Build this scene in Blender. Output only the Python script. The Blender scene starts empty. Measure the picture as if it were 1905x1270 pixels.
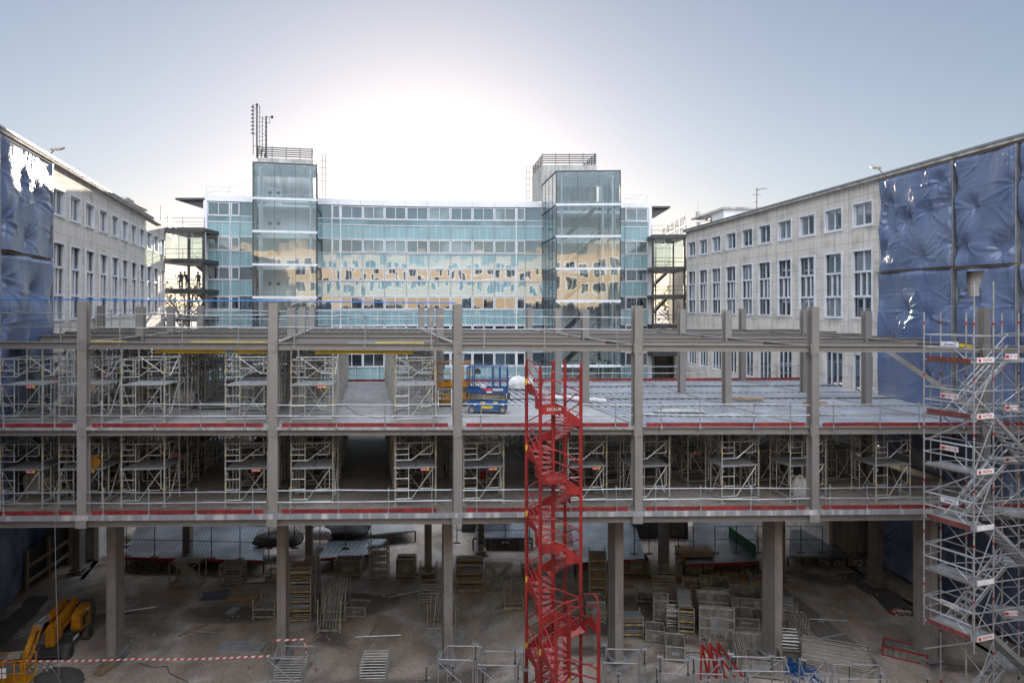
import bpy, math, random
import numpy as np
from mathutils import Vector, Matrix, noise
V3 = Vector
R = math.radians
rnd = random.Random(7)
scene = bpy.context.scene
col = scene.collection

# ---------------------------------------------------------------- camera, sky, sun, exposure
FPX, CX, HY, H = 1270.0, 952.5, 567.0, 17.4      # focal length and principal point in photo pixels, eye height
cam_d = bpy.data.cameras.new("camera")
cam_d.sensor_width = 36.0
cam_d.lens = 36.0 * FPX / 1905.0
cam_d.shift_y = -(635.0 - HY) / 1905.0
cam_d.clip_end = 5000
cam_d.clip_start = 0.1
cam = bpy.data.objects.new("camera", cam_d)
cam.location = (0, 0, H)
cam.rotation_euler = (R(90), 0, 0)
col.objects.link(cam)
scene.camera = cam

SUN_AZ, SUN_EL = R(-7.0), R(8.5)                  # azimuth from +Y towards +X
world = bpy.data.worlds.new("World")
scene.world = world
world.use_nodes = True
wn = world.node_tree.nodes
sky = wn.new("ShaderNodeTexSky")
sky.sky_type = 'NISHITA'
sky.sun_disc = False
sky.sun_elevation = SUN_EL
sky.sun_rotation = SUN_AZ
sky.air_density = 1.0
sky.dust_density = 0.5
sky.ozone_density = 2.0
bg = wn["Background"]
bg.inputs[1].default_value = 0.10
# soft highlight roll-off of the sky dome, c / (1 + c / k), and a little grey haze in it
wl = world.node_tree.links
SKY_K = 15.0
dv = wn.new("ShaderNodeVectorMath"); dv.operation = 'MULTIPLY_ADD'
dv.inputs[1].default_value = (1 / SKY_K,) * 3; dv.inputs[2].default_value = (1, 1, 1)
qt = wn.new("ShaderNodeVectorMath"); qt.operation = 'DIVIDE'
hs = wn.new("ShaderNodeHueSaturation"); hs.inputs['Saturation'].default_value = 0.78
wl.new(sky.outputs[0], dv.inputs[0]); wl.new(sky.outputs[0], qt.inputs[0]); wl.new(dv.outputs[0], qt.inputs[1])
# unseen brightening added to the sky overhead and behind, to fill the shade
SKY_FILL = 18.0
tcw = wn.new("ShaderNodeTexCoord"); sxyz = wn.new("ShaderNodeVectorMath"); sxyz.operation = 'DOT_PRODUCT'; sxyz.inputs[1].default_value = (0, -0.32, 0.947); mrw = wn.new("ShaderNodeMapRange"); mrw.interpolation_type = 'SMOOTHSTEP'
mrw.inputs['From Min'].default_value = 0.46; mrw.inputs['From Max'].default_value = 0.84; mrw.inputs['To Min'].default_value = 0.0; mrw.inputs['To Max'].default_value = SKY_FILL
cf = wn.new("ShaderNodeVectorMath"); cf.operation = 'MULTIPLY_ADD'           # neutral added fill over blue sky: 1 + fill * (warm of the blue)
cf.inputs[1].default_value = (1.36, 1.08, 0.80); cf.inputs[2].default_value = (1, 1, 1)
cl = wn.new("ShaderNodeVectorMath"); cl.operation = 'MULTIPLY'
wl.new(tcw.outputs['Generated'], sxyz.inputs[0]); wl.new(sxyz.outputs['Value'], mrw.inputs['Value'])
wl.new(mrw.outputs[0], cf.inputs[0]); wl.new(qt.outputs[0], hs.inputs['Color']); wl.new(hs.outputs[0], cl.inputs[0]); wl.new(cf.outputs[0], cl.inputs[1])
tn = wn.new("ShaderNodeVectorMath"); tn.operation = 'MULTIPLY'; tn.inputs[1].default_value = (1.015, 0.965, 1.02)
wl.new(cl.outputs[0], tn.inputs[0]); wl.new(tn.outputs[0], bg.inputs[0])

sun_d = bpy.data.lights.new("sun", 'SUN')
sun_d.energy = 5.0
sun_d.angle = R(0.5)
sun_d.color = (1.0, 0.86, 0.68)
sun = bpy.data.objects.new("sun", sun_d)
sd = V3((math.sin(SUN_AZ) * math.cos(SUN_EL), math.cos(SUN_AZ) * math.cos(SUN_EL), math.sin(SUN_EL)))
sun.rotation_euler = sd.to_track_quat('Z', 'Y').to_euler()
sun.location = (0, 20, 60)
col.objects.link(sun)

scene.view_settings.view_transform = 'Standard'
scene.view_settings.look = 'None'
scene.view_settings.gamma = 1.0
scene.view_settings.exposure = 0.96
scene.cycles.max_bounces = 8
scene.cycles.diffuse_bounces = 3
scene.cycles.glossy_bounces = 4
scene.cycles.transparent_max_bounces = 16
scene.cycles.transmission_bounces = 6
scene.cycles.sample_clamp_indirect = 6.0
scene.cycles.use_denoising = True

# ---------------------------------------------------------------- helpers
def P(px, py, d):
    return V3(((px - CX) / FPX * d, d, H - (py - HY) / FPX * d))
def PX(px, d, z=0.0):
    return V3(((px - CX) / FPX * d, d, z))
def PG(px, py, z=0.0):
    d = (H - z) * FPX / (py - HY)
    return V3(((px - CX) / FPX * d, d, z))
def ZR(py, d):
    return H - (py - HY) / FPX * d

MATS = {}                                         # world matrix of each root
def tag(o, label=None, cat=None, group=None, kind=None):
    if label: o['label'] = label
    if cat: o['category'] = cat
    if group: o['group'] = group
    if kind: o['kind'] = kind
    return o
def thing(name, label, cat, loc=(0, 0, 0), rz=0.0, group=None):
    o = bpy.data.objects.new(name, None)
    o.empty_display_size = 0.2
    o.location = loc
    o.rotation_euler = (0, 0, rz)
    col.objects.link(o)
    MATS[o.name] = Matrix.Translation(V3(loc)) @ Matrix.Rotation(rz, 4, 'Z')
    return tag(o, label, cat, group)
def dup(root, loc, rz, label, group=None, skip=None):
    c = root.copy(); col.objects.link(c)
    c.location = loc; c.rotation_euler = (0, 0, rz)
    MATS[c.name] = Matrix.Translation(V3(loc)) @ Matrix.Rotation(rz, 4, 'Z')
    c['label'] = label
    if group: c['group'] = group
    for ch in KIDS.get(root.name, []):
        if skip and ch.name.split('.')[0] in skip: continue
        k = ch.copy(); col.objects.link(k); k.parent = c
        KIDS.setdefault(c.name, []).append(k)
        for g in KIDS.get(ch.name, []):
            gg = g.copy(); col.objects.link(gg); gg.parent = k
            KIDS.setdefault(k.name, []).append(gg)
    return c
KIDS = {}
def link_part(ob, parent):
    col.objects.link(ob)
    if parent is not None:
        ob.parent = parent
        KIDS.setdefault(parent.name, []).append(ob)
        MATS[ob.name] = MATS[parent.name] @ ob.matrix_local if False else MATS[parent.name]
    else:
        MATS[ob.name] = Matrix.Translation(ob.location)

class MB:
    def __init__(self):
        self.v = []; self.f = []; self.m = []; self.mi = 0
    def quad(self, *pts):
        n = len(self.v); self.v += [V3(p) for p in pts]
        self.f.append(tuple(range(n, n + len(pts)))); self.m.append(self.mi)
    def hexa(self, b, t):                         # bottom 4 and top 4 corners, both counter-clockwise seen from above
        n = len(self.v); self.v += [V3(p) for p in b] + [V3(p) for p in t]
        for q in ((3, 2, 1, 0), (4, 5, 6, 7), (0, 1, 5, 4), (1, 2, 6, 5), (2, 3, 7, 6), (3, 0, 4, 7)):
            self.f.append(tuple(n + i for i in q)); self.m.append(self.mi)
    def box(self, c, s, rz=0.0, rx=0.0):
        x, y, z = s[0] / 2, s[1] / 2, s[2] / 2
        M = Matrix.Rotation(rz, 3, 'Z') @ Matrix.Rotation(rx, 3, 'X')
        c = V3(c)
        p = [c + M @ V3(q) for q in ((-x, -y, -z), (x, -y, -z), (x, y, -z), (-x, y, -z), (-x, -y, z), (x, -y, z), (x, y, z), (-x, y, z))]
        self.hexa(p[:4], p[4:])
    def bb(self, a, b):
        self.box([(a[i] + b[i]) / 2 for i in range(3)], [abs(b[i] - a[i]) for i in range(3)])
    def prof(self, pts, p, q, side, up):          # closed 2-D outline swept from p to q
        p, q = V3(p), V3(q); n = len(self.v); k = len(pts)
        for o in (p, q):
            self.v += [o + side * a + up * b for a, b in pts]
        for i in range(k):
            j = (i + 1) % k
            self.f.append((n + i, n + j, n + k + j, n + k + i)); self.m.append(self.mi)
        self.f.append(tuple(n + k - 1 - i for i in range(k))); self.m.append(self.mi)
        self.f.append(tuple(n + k + i for i in range(k))); self.m.append(self.mi)
    def axes(self, p, q, up=(0, 0, 1)):
        d = (V3(q) - V3(p)).normalized(); u = V3(up)
        if abs(d.dot(u)) > 0.98: u = V3((0, 1, 0))
        s = d.cross(u).normalized(); u = s.cross(d).normalized()
        return s, u
    def bar(self, p, q, w, h=None, up=(0, 0, 1)):
        h = h or w; s, u = self.axes(p, q, up)
        self.prof([(-w / 2, -h / 2), (w / 2, -h / 2), (w / 2, h / 2), (-w / 2, h / 2)], p, q, s, u)
    def tube(self, p, q, r, n=6):
        s, u = self.axes(p, q)
        self.prof([(r * math.cos(2 * math.pi * i / n), r * math.sin(2 * math.pi * i / n)) for i in range(n)], p, q, s, u)
    def path(self, pts, r, n=6):
        for a, b in zip(pts[:-1], pts[1:]):
            self.tube(a, b, r, n)
    def ibeam(self, p, q, h, w, tw=0.02, tf=0.03, up=(0, 0, 1)):
        s, u = self.axes(p, q, up); a, b = w / 2, h / 2
        self.prof([(-a, -b), (a, -b), (a, -b + tf), (tw / 2, -b + tf), (tw / 2, b - tf), (a, b - tf), (a, b), (-a, b), (-a, b - tf), (-tw / 2, b - tf), (-tw / 2, -b + tf), (-a, -b + tf)], p, q, s, u)
    def slab(self, poly, z0, z1):                 # horizontal polygon, counter-clockwise
        n = len(self.v); k = len(poly)
        self.v += [V3((p[0], p[1], z0)) for p in poly] + [V3((p[0], p[1], z1)) for p in poly]
        for i in range(k):
            j = (i + 1) % k
            self.f.append((n + i, n + j, n + k + j, n + k + i)); self.m.append(self.mi)
        self.f.append(tuple(n + k - 1 - i for i in range(k))); self.m.append(self.mi)
        self.f.append(tuple(n + k + i for i in range(k))); self.m.append(self.mi)
    def plate(self, poly, off):                   # any planar outline thickened by the vector off
        n = len(self.v); k = len(poly); off = V3(off)
        self.v += [V3(p) for p in poly] + [V3(p) + off for p in poly]
        for i in range(k):
            j = (i + 1) % k
            self.f.append((n + i, n + j, n + k + j, n + k + i)); self.m.append(self.mi)
        self.f.append(tuple(n + k - 1 - i for i in range(k))); self.m.append(self.mi)
        self.f.append(tuple(n + k + i for i in range(k))); self.m.append(self.mi)
    def lathe(self, c, prof, n=12, axis='Z'):     # prof: (radius, height)
        c = V3(c); b = len(self.v)
        for r, h in prof:
            for i in range(n):
                a = 2 * math.pi * i / n; x, y = r * math.cos(a), r * math.sin(a)
                self.v.append(c + (V3((x, y, h)) if axis == 'Z' else V3((h, x, y)) if axis == 'X' else V3((y, h, x))))
        for k in range(len(prof) - 1):
            for i in range(n):
                j = (i + 1) % n
                self.f.append((b + k * n + i, b + k * n + j, b + (k + 1) * n + j, b + (k + 1) * n + i)); self.m.append(self.mi)
        self.f.append(tuple(b + n - 1 - i for i in range(n))); self.m.append(self.mi)
        e = b + (len(prof) - 1) * n
        self.f.append(tuple(e + i for i in range(n))); self.m.append(self.mi)
    def build(self, name, mat, parent=None, local=False, smooth=False):
        me = bpy.data.meshes.new(name)
        vs = self.v
        if parent is not None and not local:
            M = MATS[parent.name].inverted(); vs = [M @ v for v in vs]
        loc = None
        if parent is None and not local and vs:
            loc = V3((sum(v.x for v in vs) / len(vs), sum(v.y for v in vs) / len(vs), min(v.z for v in vs)))
            vs = [v - loc for v in vs]
        me.from_pydata([tuple(v) for v in vs], [], self.f)
        for mm in (mat if isinstance(mat, (list, tuple)) else [mat]): me.materials.append(mm)
        if isinstance(mat, (list, tuple)):
            me.polygons.foreach_set('material_index', self.m)
        if smooth:
            me.polygons.foreach_set('use_smooth', [True] * len(me.polygons))
        me.validate(); me.update()
        ob = bpy.data.objects.new(name, me)
        if loc is not None: ob.location = loc
        link_part(ob, parent)
        return ob

TXT = {}
def lettering(body, size, mat, parent, origin, xd, up, name='lettering', depth=0.004):
    if body not in TXT:
        cu = bpy.data.curves.new('txt', 'FONT'); cu.body = body; cu.size = 1.0; cu.extrude = 0.004
        cu.align_x = 'CENTER'; cu.align_y = 'CENTER'; cu.resolution_u = 2
        ob = bpy.data.objects.new('txt', cu); col.objects.link(ob)
        dg = bpy.context.evaluated_depsgraph_get(); dg.update()
        me = bpy.data.meshes.new_from_object(ob.evaluated_get(dg))
        TXT[body] = ([v.co.copy() for v in me.vertices], [tuple(p.vertices) for p in me.polygons])
        bpy.data.objects.remove(ob); bpy.data.curves.remove(cu); bpy.data.meshes.remove(me)
    vs, fs = TXT[body]; xd = V3(xd).normalized(); up = V3(up).normalized(); nn = xd.cross(up)
    mb = MB(); o = V3(origin)
    mb.v = [o + xd * v.x * size + up * v.y * size + nn * v.z for v in vs]; mb.f = list(fs); mb.m = [0] * len(fs)
    return mb.build(name, mat, parent)

# ---------------------------------------------------------------- materials
def srgb(r, g, b):
    f = lambda c: ((c / 255) / 12.92 if c / 255 <= 0.04045 else ((c / 255 + 0.055) / 1.055) ** 2.4)
    return (f(r), f(g), f(b))
def mat(name, c1, c2=None, rough=0.6, metal=0.0, scale=1.5, detail=5, bump=0.0, bscale=20, var=0.0, spec=0.5, stretch=(1, 1, 1), lo=0.35, hi=0.65, coat=0.0, streak=0.0):
    m = bpy.data.materials.new(name); m.use_nodes = True
    nt = m.node_tree; N = nt.nodes; L = nt.links
    b = N['Principled BSDF']
    b.inputs['Roughness'].default_value = rough; b.inputs['Metallic'].default_value = metal
    b.inputs['Specular IOR Level'].default_value = spec
    b.inputs['Coat Weight'].default_value = coat
    tc = N.new('ShaderNodeTexCoord'); mp = N.new('ShaderNodeMapping'); mp.inputs['Scale'].default_value = stretch
    L.new(tc.outputs['Object'], mp.inputs['Vector'])
    if c2 is None: c2 = tuple(x * 0.8 for x in c1)
    nz = N.new('ShaderNodeTexNoise'); nz.inputs['Scale'].default_value = scale; nz.inputs['Detail'].default_value = detail
    L.new(mp.outputs[0], nz.inputs['Vector'])
    rp = N.new('ShaderNodeValToRGB'); rp.color_ramp.elements[0].position = lo; rp.color_ramp.elements[1].position = hi
    rp.color_ramp.elements[0].color = (*c1, 1); rp.color_ramp.elements[1].color = (*c2, 1)
    L.new(nz.outputs['Fac'], rp.inputs['Fac'])
    out = rp.outputs[0]
    if streak:                                        # rain streaks, scuffs and dust
        for sc_, st_, a_ in ((1.3, (5, 5, 0.22), streak), (7.0, (1, 1, 1), streak * 0.8), (0.5, (1, 1, 0.6), streak * 0.7)):
            m3 = N.new('ShaderNodeMapping'); m3.inputs['Scale'].default_value = st_; L.new(tc.outputs['Object'], m3.inputs[0])
            n3 = N.new('ShaderNodeTexNoise'); n3.inputs['Scale'].default_value = sc_; n3.inputs['Detail'].default_value = 7; L.new(m3.outputs[0], n3.inputs[0])
            r3 = N.new('ShaderNodeValToRGB'); r3.color_ramp.elements[0].position = 0.36; r3.color_ramp.elements[1].position = 0.6
            k_ = 1 - a_; r3.color_ramp.elements[0].color = (k_, k_ * 0.98, k_ * 0.95, 1); r3.color_ramp.elements[1].color = (1, 1, 1, 1); L.new(n3.outputs['Fac'], r3.inputs[0])
            x3 = N.new('ShaderNodeMix'); x3.data_type = 'RGBA'; x3.blend_type = 'MULTIPLY'; x3.inputs[0].default_value = 1.0
            L.new(out, x3.inputs[6]); L.new(r3.outputs[0], x3.inputs[7]); out = x3.outputs[2]
    if var:
        oi = N.new('ShaderNodeObjectInfo'); hs = N.new('ShaderNodeHueSaturation')
        mr = N.new('ShaderNodeMapRange'); mr.inputs['To Min'].default_value = 1 - var; mr.inputs['To Max'].default_value = 1 + var
        L.new(oi.outputs['Random'], mr.inputs['Value']); L.new(mr.outputs[0], hs.inputs['Value']); L.new(out, hs.inputs['Color'])
        out = hs.outputs[0]
    L.new(out, b.inputs['Base Color'])
    if bump:
        n2 = N.new('ShaderNodeTexNoise'); n2.inputs['Scale'].default_value = bscale; n2.inputs['Detail'].default_value = 4
        L.new(mp.outputs[0], n2.inputs['Vector'])
        bp = N.new('ShaderNodeBump'); bp.inputs['Strength'].default_value = bump; bp.inputs['Distance'].default_value = 0.05
        L.new(n2.outputs['Fac'], bp.inputs['Height']); L.new(bp.outputs[0], b.inputs['Normal'])
    return m
def mirror_glass(name, base, tint, refl, rough=0.02, wob=0.006, wscale=0.35, trans=0.0, var=0.0, vscale=0.4, wdist=1.0):
    """Facade glass: a tinted body (opaque or see-through) under a constant share of mirror with slightly wavy panes."""
    m = bpy.data.materials.new(name); m.use_nodes = True
    nt = m.node_tree; N = nt.nodes; L = nt.links
    for n in list(N): N.remove(n)
    out = N.new('ShaderNodeOutputMaterial'); mx = N.new('ShaderNodeMixShader')
    gl = N.new('ShaderNodeBsdfGlossy'); gl.inputs['Color'].default_value = (*tint, 1); gl.inputs['Roughness'].default_value = rough
    tc = N.new('ShaderNodeTexCoord')
    nz = N.new('ShaderNodeTexNoise'); nz.inputs['Scale'].default_value = wscale; nz.inputs['Detail'].default_value = 1.5
    L.new(tc.outputs['Object'], nz.inputs['Vector'])
    bp = N.new('ShaderNodeBump'); bp.inputs['Strength'].default_value = 1.0; bp.inputs['Distance'].default_value = wob * wdist
    L.new(nz.outputs['Fac'], bp.inputs['Height']); L.new(bp.outputs[0], gl.inputs['Normal'])
    if trans:
        body = N.new('ShaderNodeBsdfTransparent'); body.inputs['Color'].default_value = (*base, 1)
    else:
        body = N.new('ShaderNodeBsdfDiffuse')
        n2 = N.new('ShaderNodeTexNoise'); n2.inputs['Scale'].default_value = vscale; n2.inputs['Detail'].default_value = 2
        L.new(tc.outputs['Object'], n2.inputs['Vector'])
        rp = N.new('ShaderNodeValToRGB'); rp.color_ramp.elements[0].position = 0.4; rp.color_ramp.elements[1].position = 0.6
        rp.color_ramp.elements[0].color = (*[c * (1 - var) for c in base], 1); rp.color_ramp.elements[1].color = (*[c * (1 + var) for c in base], 1)
        L.new(n2.outputs['Fac'], rp.inputs['Fac']); L.new(rp.outputs[0], body.inputs['Color'])
    fr = N.new('ShaderNodeFresnel'); fr.inputs['IOR'].default_value = 1.5
    mr = N.new('ShaderNodeMapRange'); mr.inputs['To Min'].default_value = refl; mr.inputs['To Max'].default_value = 1.0
    L.new(fr.outputs[0], mr.inputs['Value']); L.new(mr.outputs[0], mx.inputs[0])
    L.new(body.outputs[0], mx.inputs[1]); L.new(gl.outputs[0], mx.inputs[2])
    L.new(mx.outputs[0], out.inputs[0])
    return m

M = {}
M['steel'] = mat('painted_steel', (0.215, 0.203, 0.194), (0.195, 0.184, 0.176), rough=0.38, scale=1.2, streak=0.04, var=0.06, bump=0.02, bscale=8, spec=0.4)
M['galv'] = mat('galvanised_tube', (0.39, 0.395, 0.41), (0.27, 0.275, 0.285), rough=0.38, metal=0.55, scale=3, var=0.12)
M['alu'] = mat('dusty_aluminium', (0.47, 0.46, 0.43), (0.34, 0.33, 0.30), rough=0.42, metal=0.4, scale=2.5, var=0.14)
M['ply'] = mat('platform_grey', (0.30, 0.30, 0.30), (0.20, 0.20, 0.20), rough=0.6, metal=0.2, scale=4, var=0.15)
M['rack'] = mat('dusty_rack_steel', (0.36, 0.32, 0.265), (0.22, 0.19, 0.155), rough=0.6, metal=0.2, scale=5, var=0.15)
M['rackmesh'] = mat('rack_sheet', (0.30, 0.29, 0.265), (0.18, 0.17, 0.155), rough=0.6, metal=0.2, streak=0.35, scale=3, var=0.2)
M['red'] = mat('red_paint', (0.40, 0.026, 0.024), (0.29, 0.022, 0.022), rough=0.45, scale=2, streak=0.35, var=0.05)
M['redtread'] = mat('worn_red_tread', (0.40, 0.05, 0.05), (0.28, 0.14, 0.13), rough=0.6, scale=6)
M['toe'] = mat('red_toe_board', (0.36, 0.03, 0.034), (0.24, 0.022, 0.026), rough=0.55, scale=1.2, streak=0.4, var=0.18)
M['conc'] = mat('concrete_slab', (0.40, 0.39, 0.39), (0.29, 0.285, 0.285), streak=0.25, rough=0.75, scale=0.35, detail=8, bump=0.05, bscale=6)
M['conc2'] = mat('dusty_lower_slab', (0.34, 0.305, 0.27), (0.19, 0.16, 0.13), streak=0.3, rough=0.85, scale=0.3, detail=8, bump=0.08, bscale=6)
M['edge'] = mat('stained_slab_edge', (0.20, 0.205, 0.22), (0.52, 0.50, 0.48), rough=0.6, scale=1.0, stretch=(3, 3, 0.25), lo=0.5, hi=0.72)
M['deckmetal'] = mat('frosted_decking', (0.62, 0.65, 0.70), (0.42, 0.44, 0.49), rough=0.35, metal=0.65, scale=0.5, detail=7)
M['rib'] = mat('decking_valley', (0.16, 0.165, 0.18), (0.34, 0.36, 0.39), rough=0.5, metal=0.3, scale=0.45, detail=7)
M['deckold'] = mat('weathered_decking', (0.20, 0.215, 0.24), (0.09, 0.097, 0.11), rough=0.4, metal=0.5, scale=0.5, detail=7)
M['stonecol'] = mat('grey_column_paint', (0.25, 0.228, 0.21), (0.20, 0.18, 0.165), rough=0.6, scale=1.0, streak=0.14, var=0.05)
M['board'] = mat('timber_boards', (0.30, 0.22, 0.14), (0.17, 0.125, 0.085), rough=0.8, scale=2, stretch=(1, 1, 6), var=0.2)
M['yellow'] = mat('yellow_timber', (0.62, 0.43, 0.03), (0.45, 0.31, 0.03), rough=0.5, scale=2)
M['lift'] = mat('orange_lift_paint', (0.60, 0.26, 0.015), (0.50, 0.20, 0.012), rough=0.4, streak=0.35, scale=2)
M['blue'] = mat('blue_paint', (0.018, 0.105, 0.33), (0.014, 0.085, 0.26), rough=0.42, streak=0.35, scale=2)
M['black'] = mat('black_rubber', (0.018, 0.018, 0.02), (0.03, 0.03, 0.03), rough=0.7, scale=5)
M['tyre'] = mat('dusty_tyre', (0.10, 0.09, 0.08), (0.05, 0.045, 0.04), rough=0.9, scale=4)
M['dark'] = mat('dark_steel', (0.05, 0.05, 0.055), (0.07, 0.07, 0.075), rough=0.5, metal=0.3, scale=2)
M['white'] = mat('white_metal', (0.72, 0.71, 0.73), (0.64, 0.63, 0.65), rough=0.4, scale=0.6)
M['frame'] = mat('window_frame_white', (0.66, 0.66, 0.68), (0.55, 0.55, 0.58), rough=0.45, scale=1)
M['signwhite'] = mat('sign_white', (0.75, 0.74, 0.74), (0.6, 0.58, 0.58), rough=0.5, scale=5)
M['signred'] = mat('sign_red', (0.5, 0.02, 0.02), (0.45, 0.02, 0.02), rough=0.5)
M['bag'] = mat('white_bag_cloth', (0.62, 0.60, 0.57), (0.45, 0.43, 0.41), rough=0.9, scale=3, bump=0.3, bscale=6)
M['greyconc'] = mat('weathered_concrete', (0.46, 0.445, 0.42), (0.27, 0.26, 0.24), rough=0.85, scale=1.2, stretch=(2, 2, 0.4))
M['whitewall'] = mat('tower_inner_wall', (0.80, 0.81, 0.82), (0.72, 0.73, 0.74), rough=0.8, scale=0.6)
M['soil'] = mat('dark_wet_soil', (0.06, 0.054, 0.05), (0.09, 0.08, 0.072), rough=0.85, scale=2, bump=0.4, bscale=5)
M['winglass'] = mirror_glass('wing_window_glass', (0.035, 0.04, 0.05), (0.75, 0.8, 0.85), 0.20, wob=0.004, wscale=0.5)
M['blind'] = mirror_glass('blind_behind_glass', (0.17, 0.19, 0.21), (0.75, 0.8, 0.85), 0.14, wob=0.004, wscale=0.5, var=0.25)
M['win'] = mirror_glass('facade_window_glass', (0.055, 0.085, 0.11), (0.92, 0.95, 0.95), 0.24, wob=0.010, wscale=0.45, var=0.3)
M['spandrel'] = mirror_glass('teal_spandrel_glass', (0.215, 0.345, 0.375), (0.92, 0.95, 0.95), 0.14, wob=0.010, wscale=0.45, var=0.06)
M['strip'] = mirror_glass('ribbon_glass', (0.12, 0.20, 0.23), (0.92, 0.95, 0.95), 0.20, wob=0.010, wscale=0.45, var=0.3)
M['towerglass'] = mirror_glass('stair_tower_glass', (0.88, 0.96, 0.975), (0.9, 0.95, 0.95), 0.19, wob=0.014, wscale=0.35, trans=1.0)
M['galv2'] = mat('dusty_galvanised_tube', (0.30, 0.30, 0.31), (0.20, 0.20, 0.205), rough=0.45, metal=0.4, scale=3, var=0.15)
M['win_dark'] = mirror_glass('dark_facade_window', (0.025, 0.035, 0.045), (0.92, 0.95, 0.95), 0.20, wob=0.010, wscale=0.45, var=0.4)
M['win_pale'] = mirror_glass('pale_facade_window', (0.16, 0.20, 0.21), (0.92, 0.95, 0.95), 0.22, wob=0.010, wscale=0.45, var=0.35)
M['toe2'] = mat('dull_red_board', (0.24, 0.045, 0.04), (0.15, 0.05, 0.04), rough=0.7, scale=2, streak=0.4)
M['clear'] = mirror_glass('clear_glazing', (0.80, 0.88, 0.84), (0.9, 0.9, 0.9), 0.10, trans=1.0)
# ================================================================ GROUND
def ground_material():
    m = bpy.data.materials.new('site_earth'); m.use_nodes = True
    nt = m.node_tree; N = nt.nodes; L = nt.links; b = N['Principled BSDF']
    tc = N.new('ShaderNodeTexCoord')
    def nz(scale, det, st=(1, 1, 1)):
        mp = N.new('ShaderNodeMapping'); mp.inputs['Scale'].default_value = st; L.new(tc.outputs['Object'], mp.inputs[0])
        n = N.new('ShaderNodeTexNoise'); n.inputs['Scale'].default_value = scale; n.inputs['Detail'].default_value = det; n.inputs['Distortion'].default_value = 0.6
        L.new(mp.outputs[0], n.inputs[0]); return n
    def ramp(n, a, c0, e, c1):
        r = N.new('ShaderNodeValToRGB'); r.color_ramp.elements[0].position = a; r.color_ramp.elements[1].position = e
        r.color_ramp.elements[0].color = (*c0, 1); r.color_ramp.elements[1].color = (*c1, 1); L.new(n.outputs['Fac'], r.inputs[0]); return r
    def mix(a, bb, f, mode='MIX'):
        x = N.new('ShaderNodeMix'); x.data_type = 'RGBA'; x.blend_type = mode
        if isinstance(f, float): x.inputs[0].default_value = f
        else: L.new(f, x.inputs[0])
        L.new(a, x.inputs[6]); L.new(bb, x.inputs[7]); return x.outputs[2]
    base = ramp(nz(0.16, 8), 0.35, (0.27, 0.22, 0.18), 0.65, (0.40, 0.345, 0.29))
    dust = ramp(nz(0.42, 9), 0.52, (0.0, 0.0, 0.0), 0.72, (1, 1, 1))
    pale = ramp(nz(3.0, 6), 0.3, (0.40, 0.375, 0.345), 0.7, (0.50, 0.475, 0.44))
    c = mix(base.outputs[0], pale.outputs[0], dust.outputs[0])
    wet = ramp(nz(0.13, 8, (1, 1.6, 1)), 0.40, (0.36, 0.345, 0.34), 0.50, (1, 1, 1))
    c = mix(c, wet.outputs[0], 1.0, 'MULTIPLY')
    trk = ramp(nz(0.5, 6, (1.5, 0.8, 1)), 0.4, (0.80, 0.78, 0.76), 0.62, (1.08, 1.06, 1.05))
    c = mix(c, trk.outputs[0], 1.0, 'MULTIPLY')
    fine = ramp(nz(9, 8), 0.35, (0.75, 0.75, 0.75), 0.6, (1.1, 1.1, 1.1))
    c = mix(c, fine.outputs[0], 1.0, 'MULTIPLY')
    L.new(c, b.inputs['Base Color']); b.inputs['Roughness'].default_value = 0.9
    n2 = nz(2.5, 9); bp = N.new('ShaderNodeBump'); bp.inputs['Strength'].default_value = 0.5; bp.inputs['Distance'].default_value = 0.1
    L.new(n2.outputs['Fac'], bp.inputs['Height']); L.new(bp.outputs[0], b.inputs['Normal'])
    return m
g = MB(); g.quad((-2500, -400, 0), (2500, -400, 0), (2500, 4000, 0), (-2500, 4000, 0))
tag(g.build('ground', ground_material()), kind='structure')

def blob(pts, z, seed, sub=10, amp=0.25):
    out = []
    for i, p in enumerate(pts):
        q = pts[(i + 1) % len(pts)]
        for k in range(sub):
            t = k / sub; x = p[0] + (q[0] - p[0]) * t; y = p[1] + (q[1] - p[1]) * t
            n = noise.noise_vector(V3((x * 0.7, y * 0.7, seed))); n2 = noise.noise_vector(V3((x * 2.7, y * 2.7, seed)))
            out.append((x + n.x * amp + n2.x * amp * 0.4, y + n.y * amp + n2.y * amp * 0.4, z))
    return out
def patch(name, px, m, z, seed, amp=0.25):
    b = MB(); pts = [PG(x, y, 0) for x, y in px]; b.quad(*blob([(p.x, p.y) for p in pts], z, seed, amp=amp))
    o = b.build(name, m); return tag(o, kind='structure')
patch('soil_patch', [(1556, 1070), (1590, 1062), (1640, 1085), (1690, 1120), (1712, 1150), (1650, 1140), (1625, 1110), (1570, 1078)], M['soil'], 0.008, 1)
patch('soil_patch', [(60, 1108), (90, 1108), (60, 1150), (20, 1190), (-30, 1225), (-30, 1180), (15, 1150)], M['soil'], 0.008, 2)
patch('soil_patch', [(60, 1262), (90, 1235), (150, 1243), (170, 1290), (60, 1300)], M['soil'], 0.008, 3)
M['paleslab'] = mat('dusty_concrete_strip', (0.30, 0.28, 0.26), (0.20, 0.18, 0.165), rough=0.9, scale=0.8, detail=8, bump=0.1)
patch('concrete_strip', [(118, 1078), (170, 1078), (145, 1120), (60, 1175), (30, 1190), (95, 1120)], M['paleslab'], 0.012, 5, amp=0.08)
patch('concrete_strip', [(1575, 1030), (1600, 1028), (1660, 1062), (1720, 1100), (1720, 1120), (1640, 1075)], M['paleslab'], 0.012, 6, amp=0.06)
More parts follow.
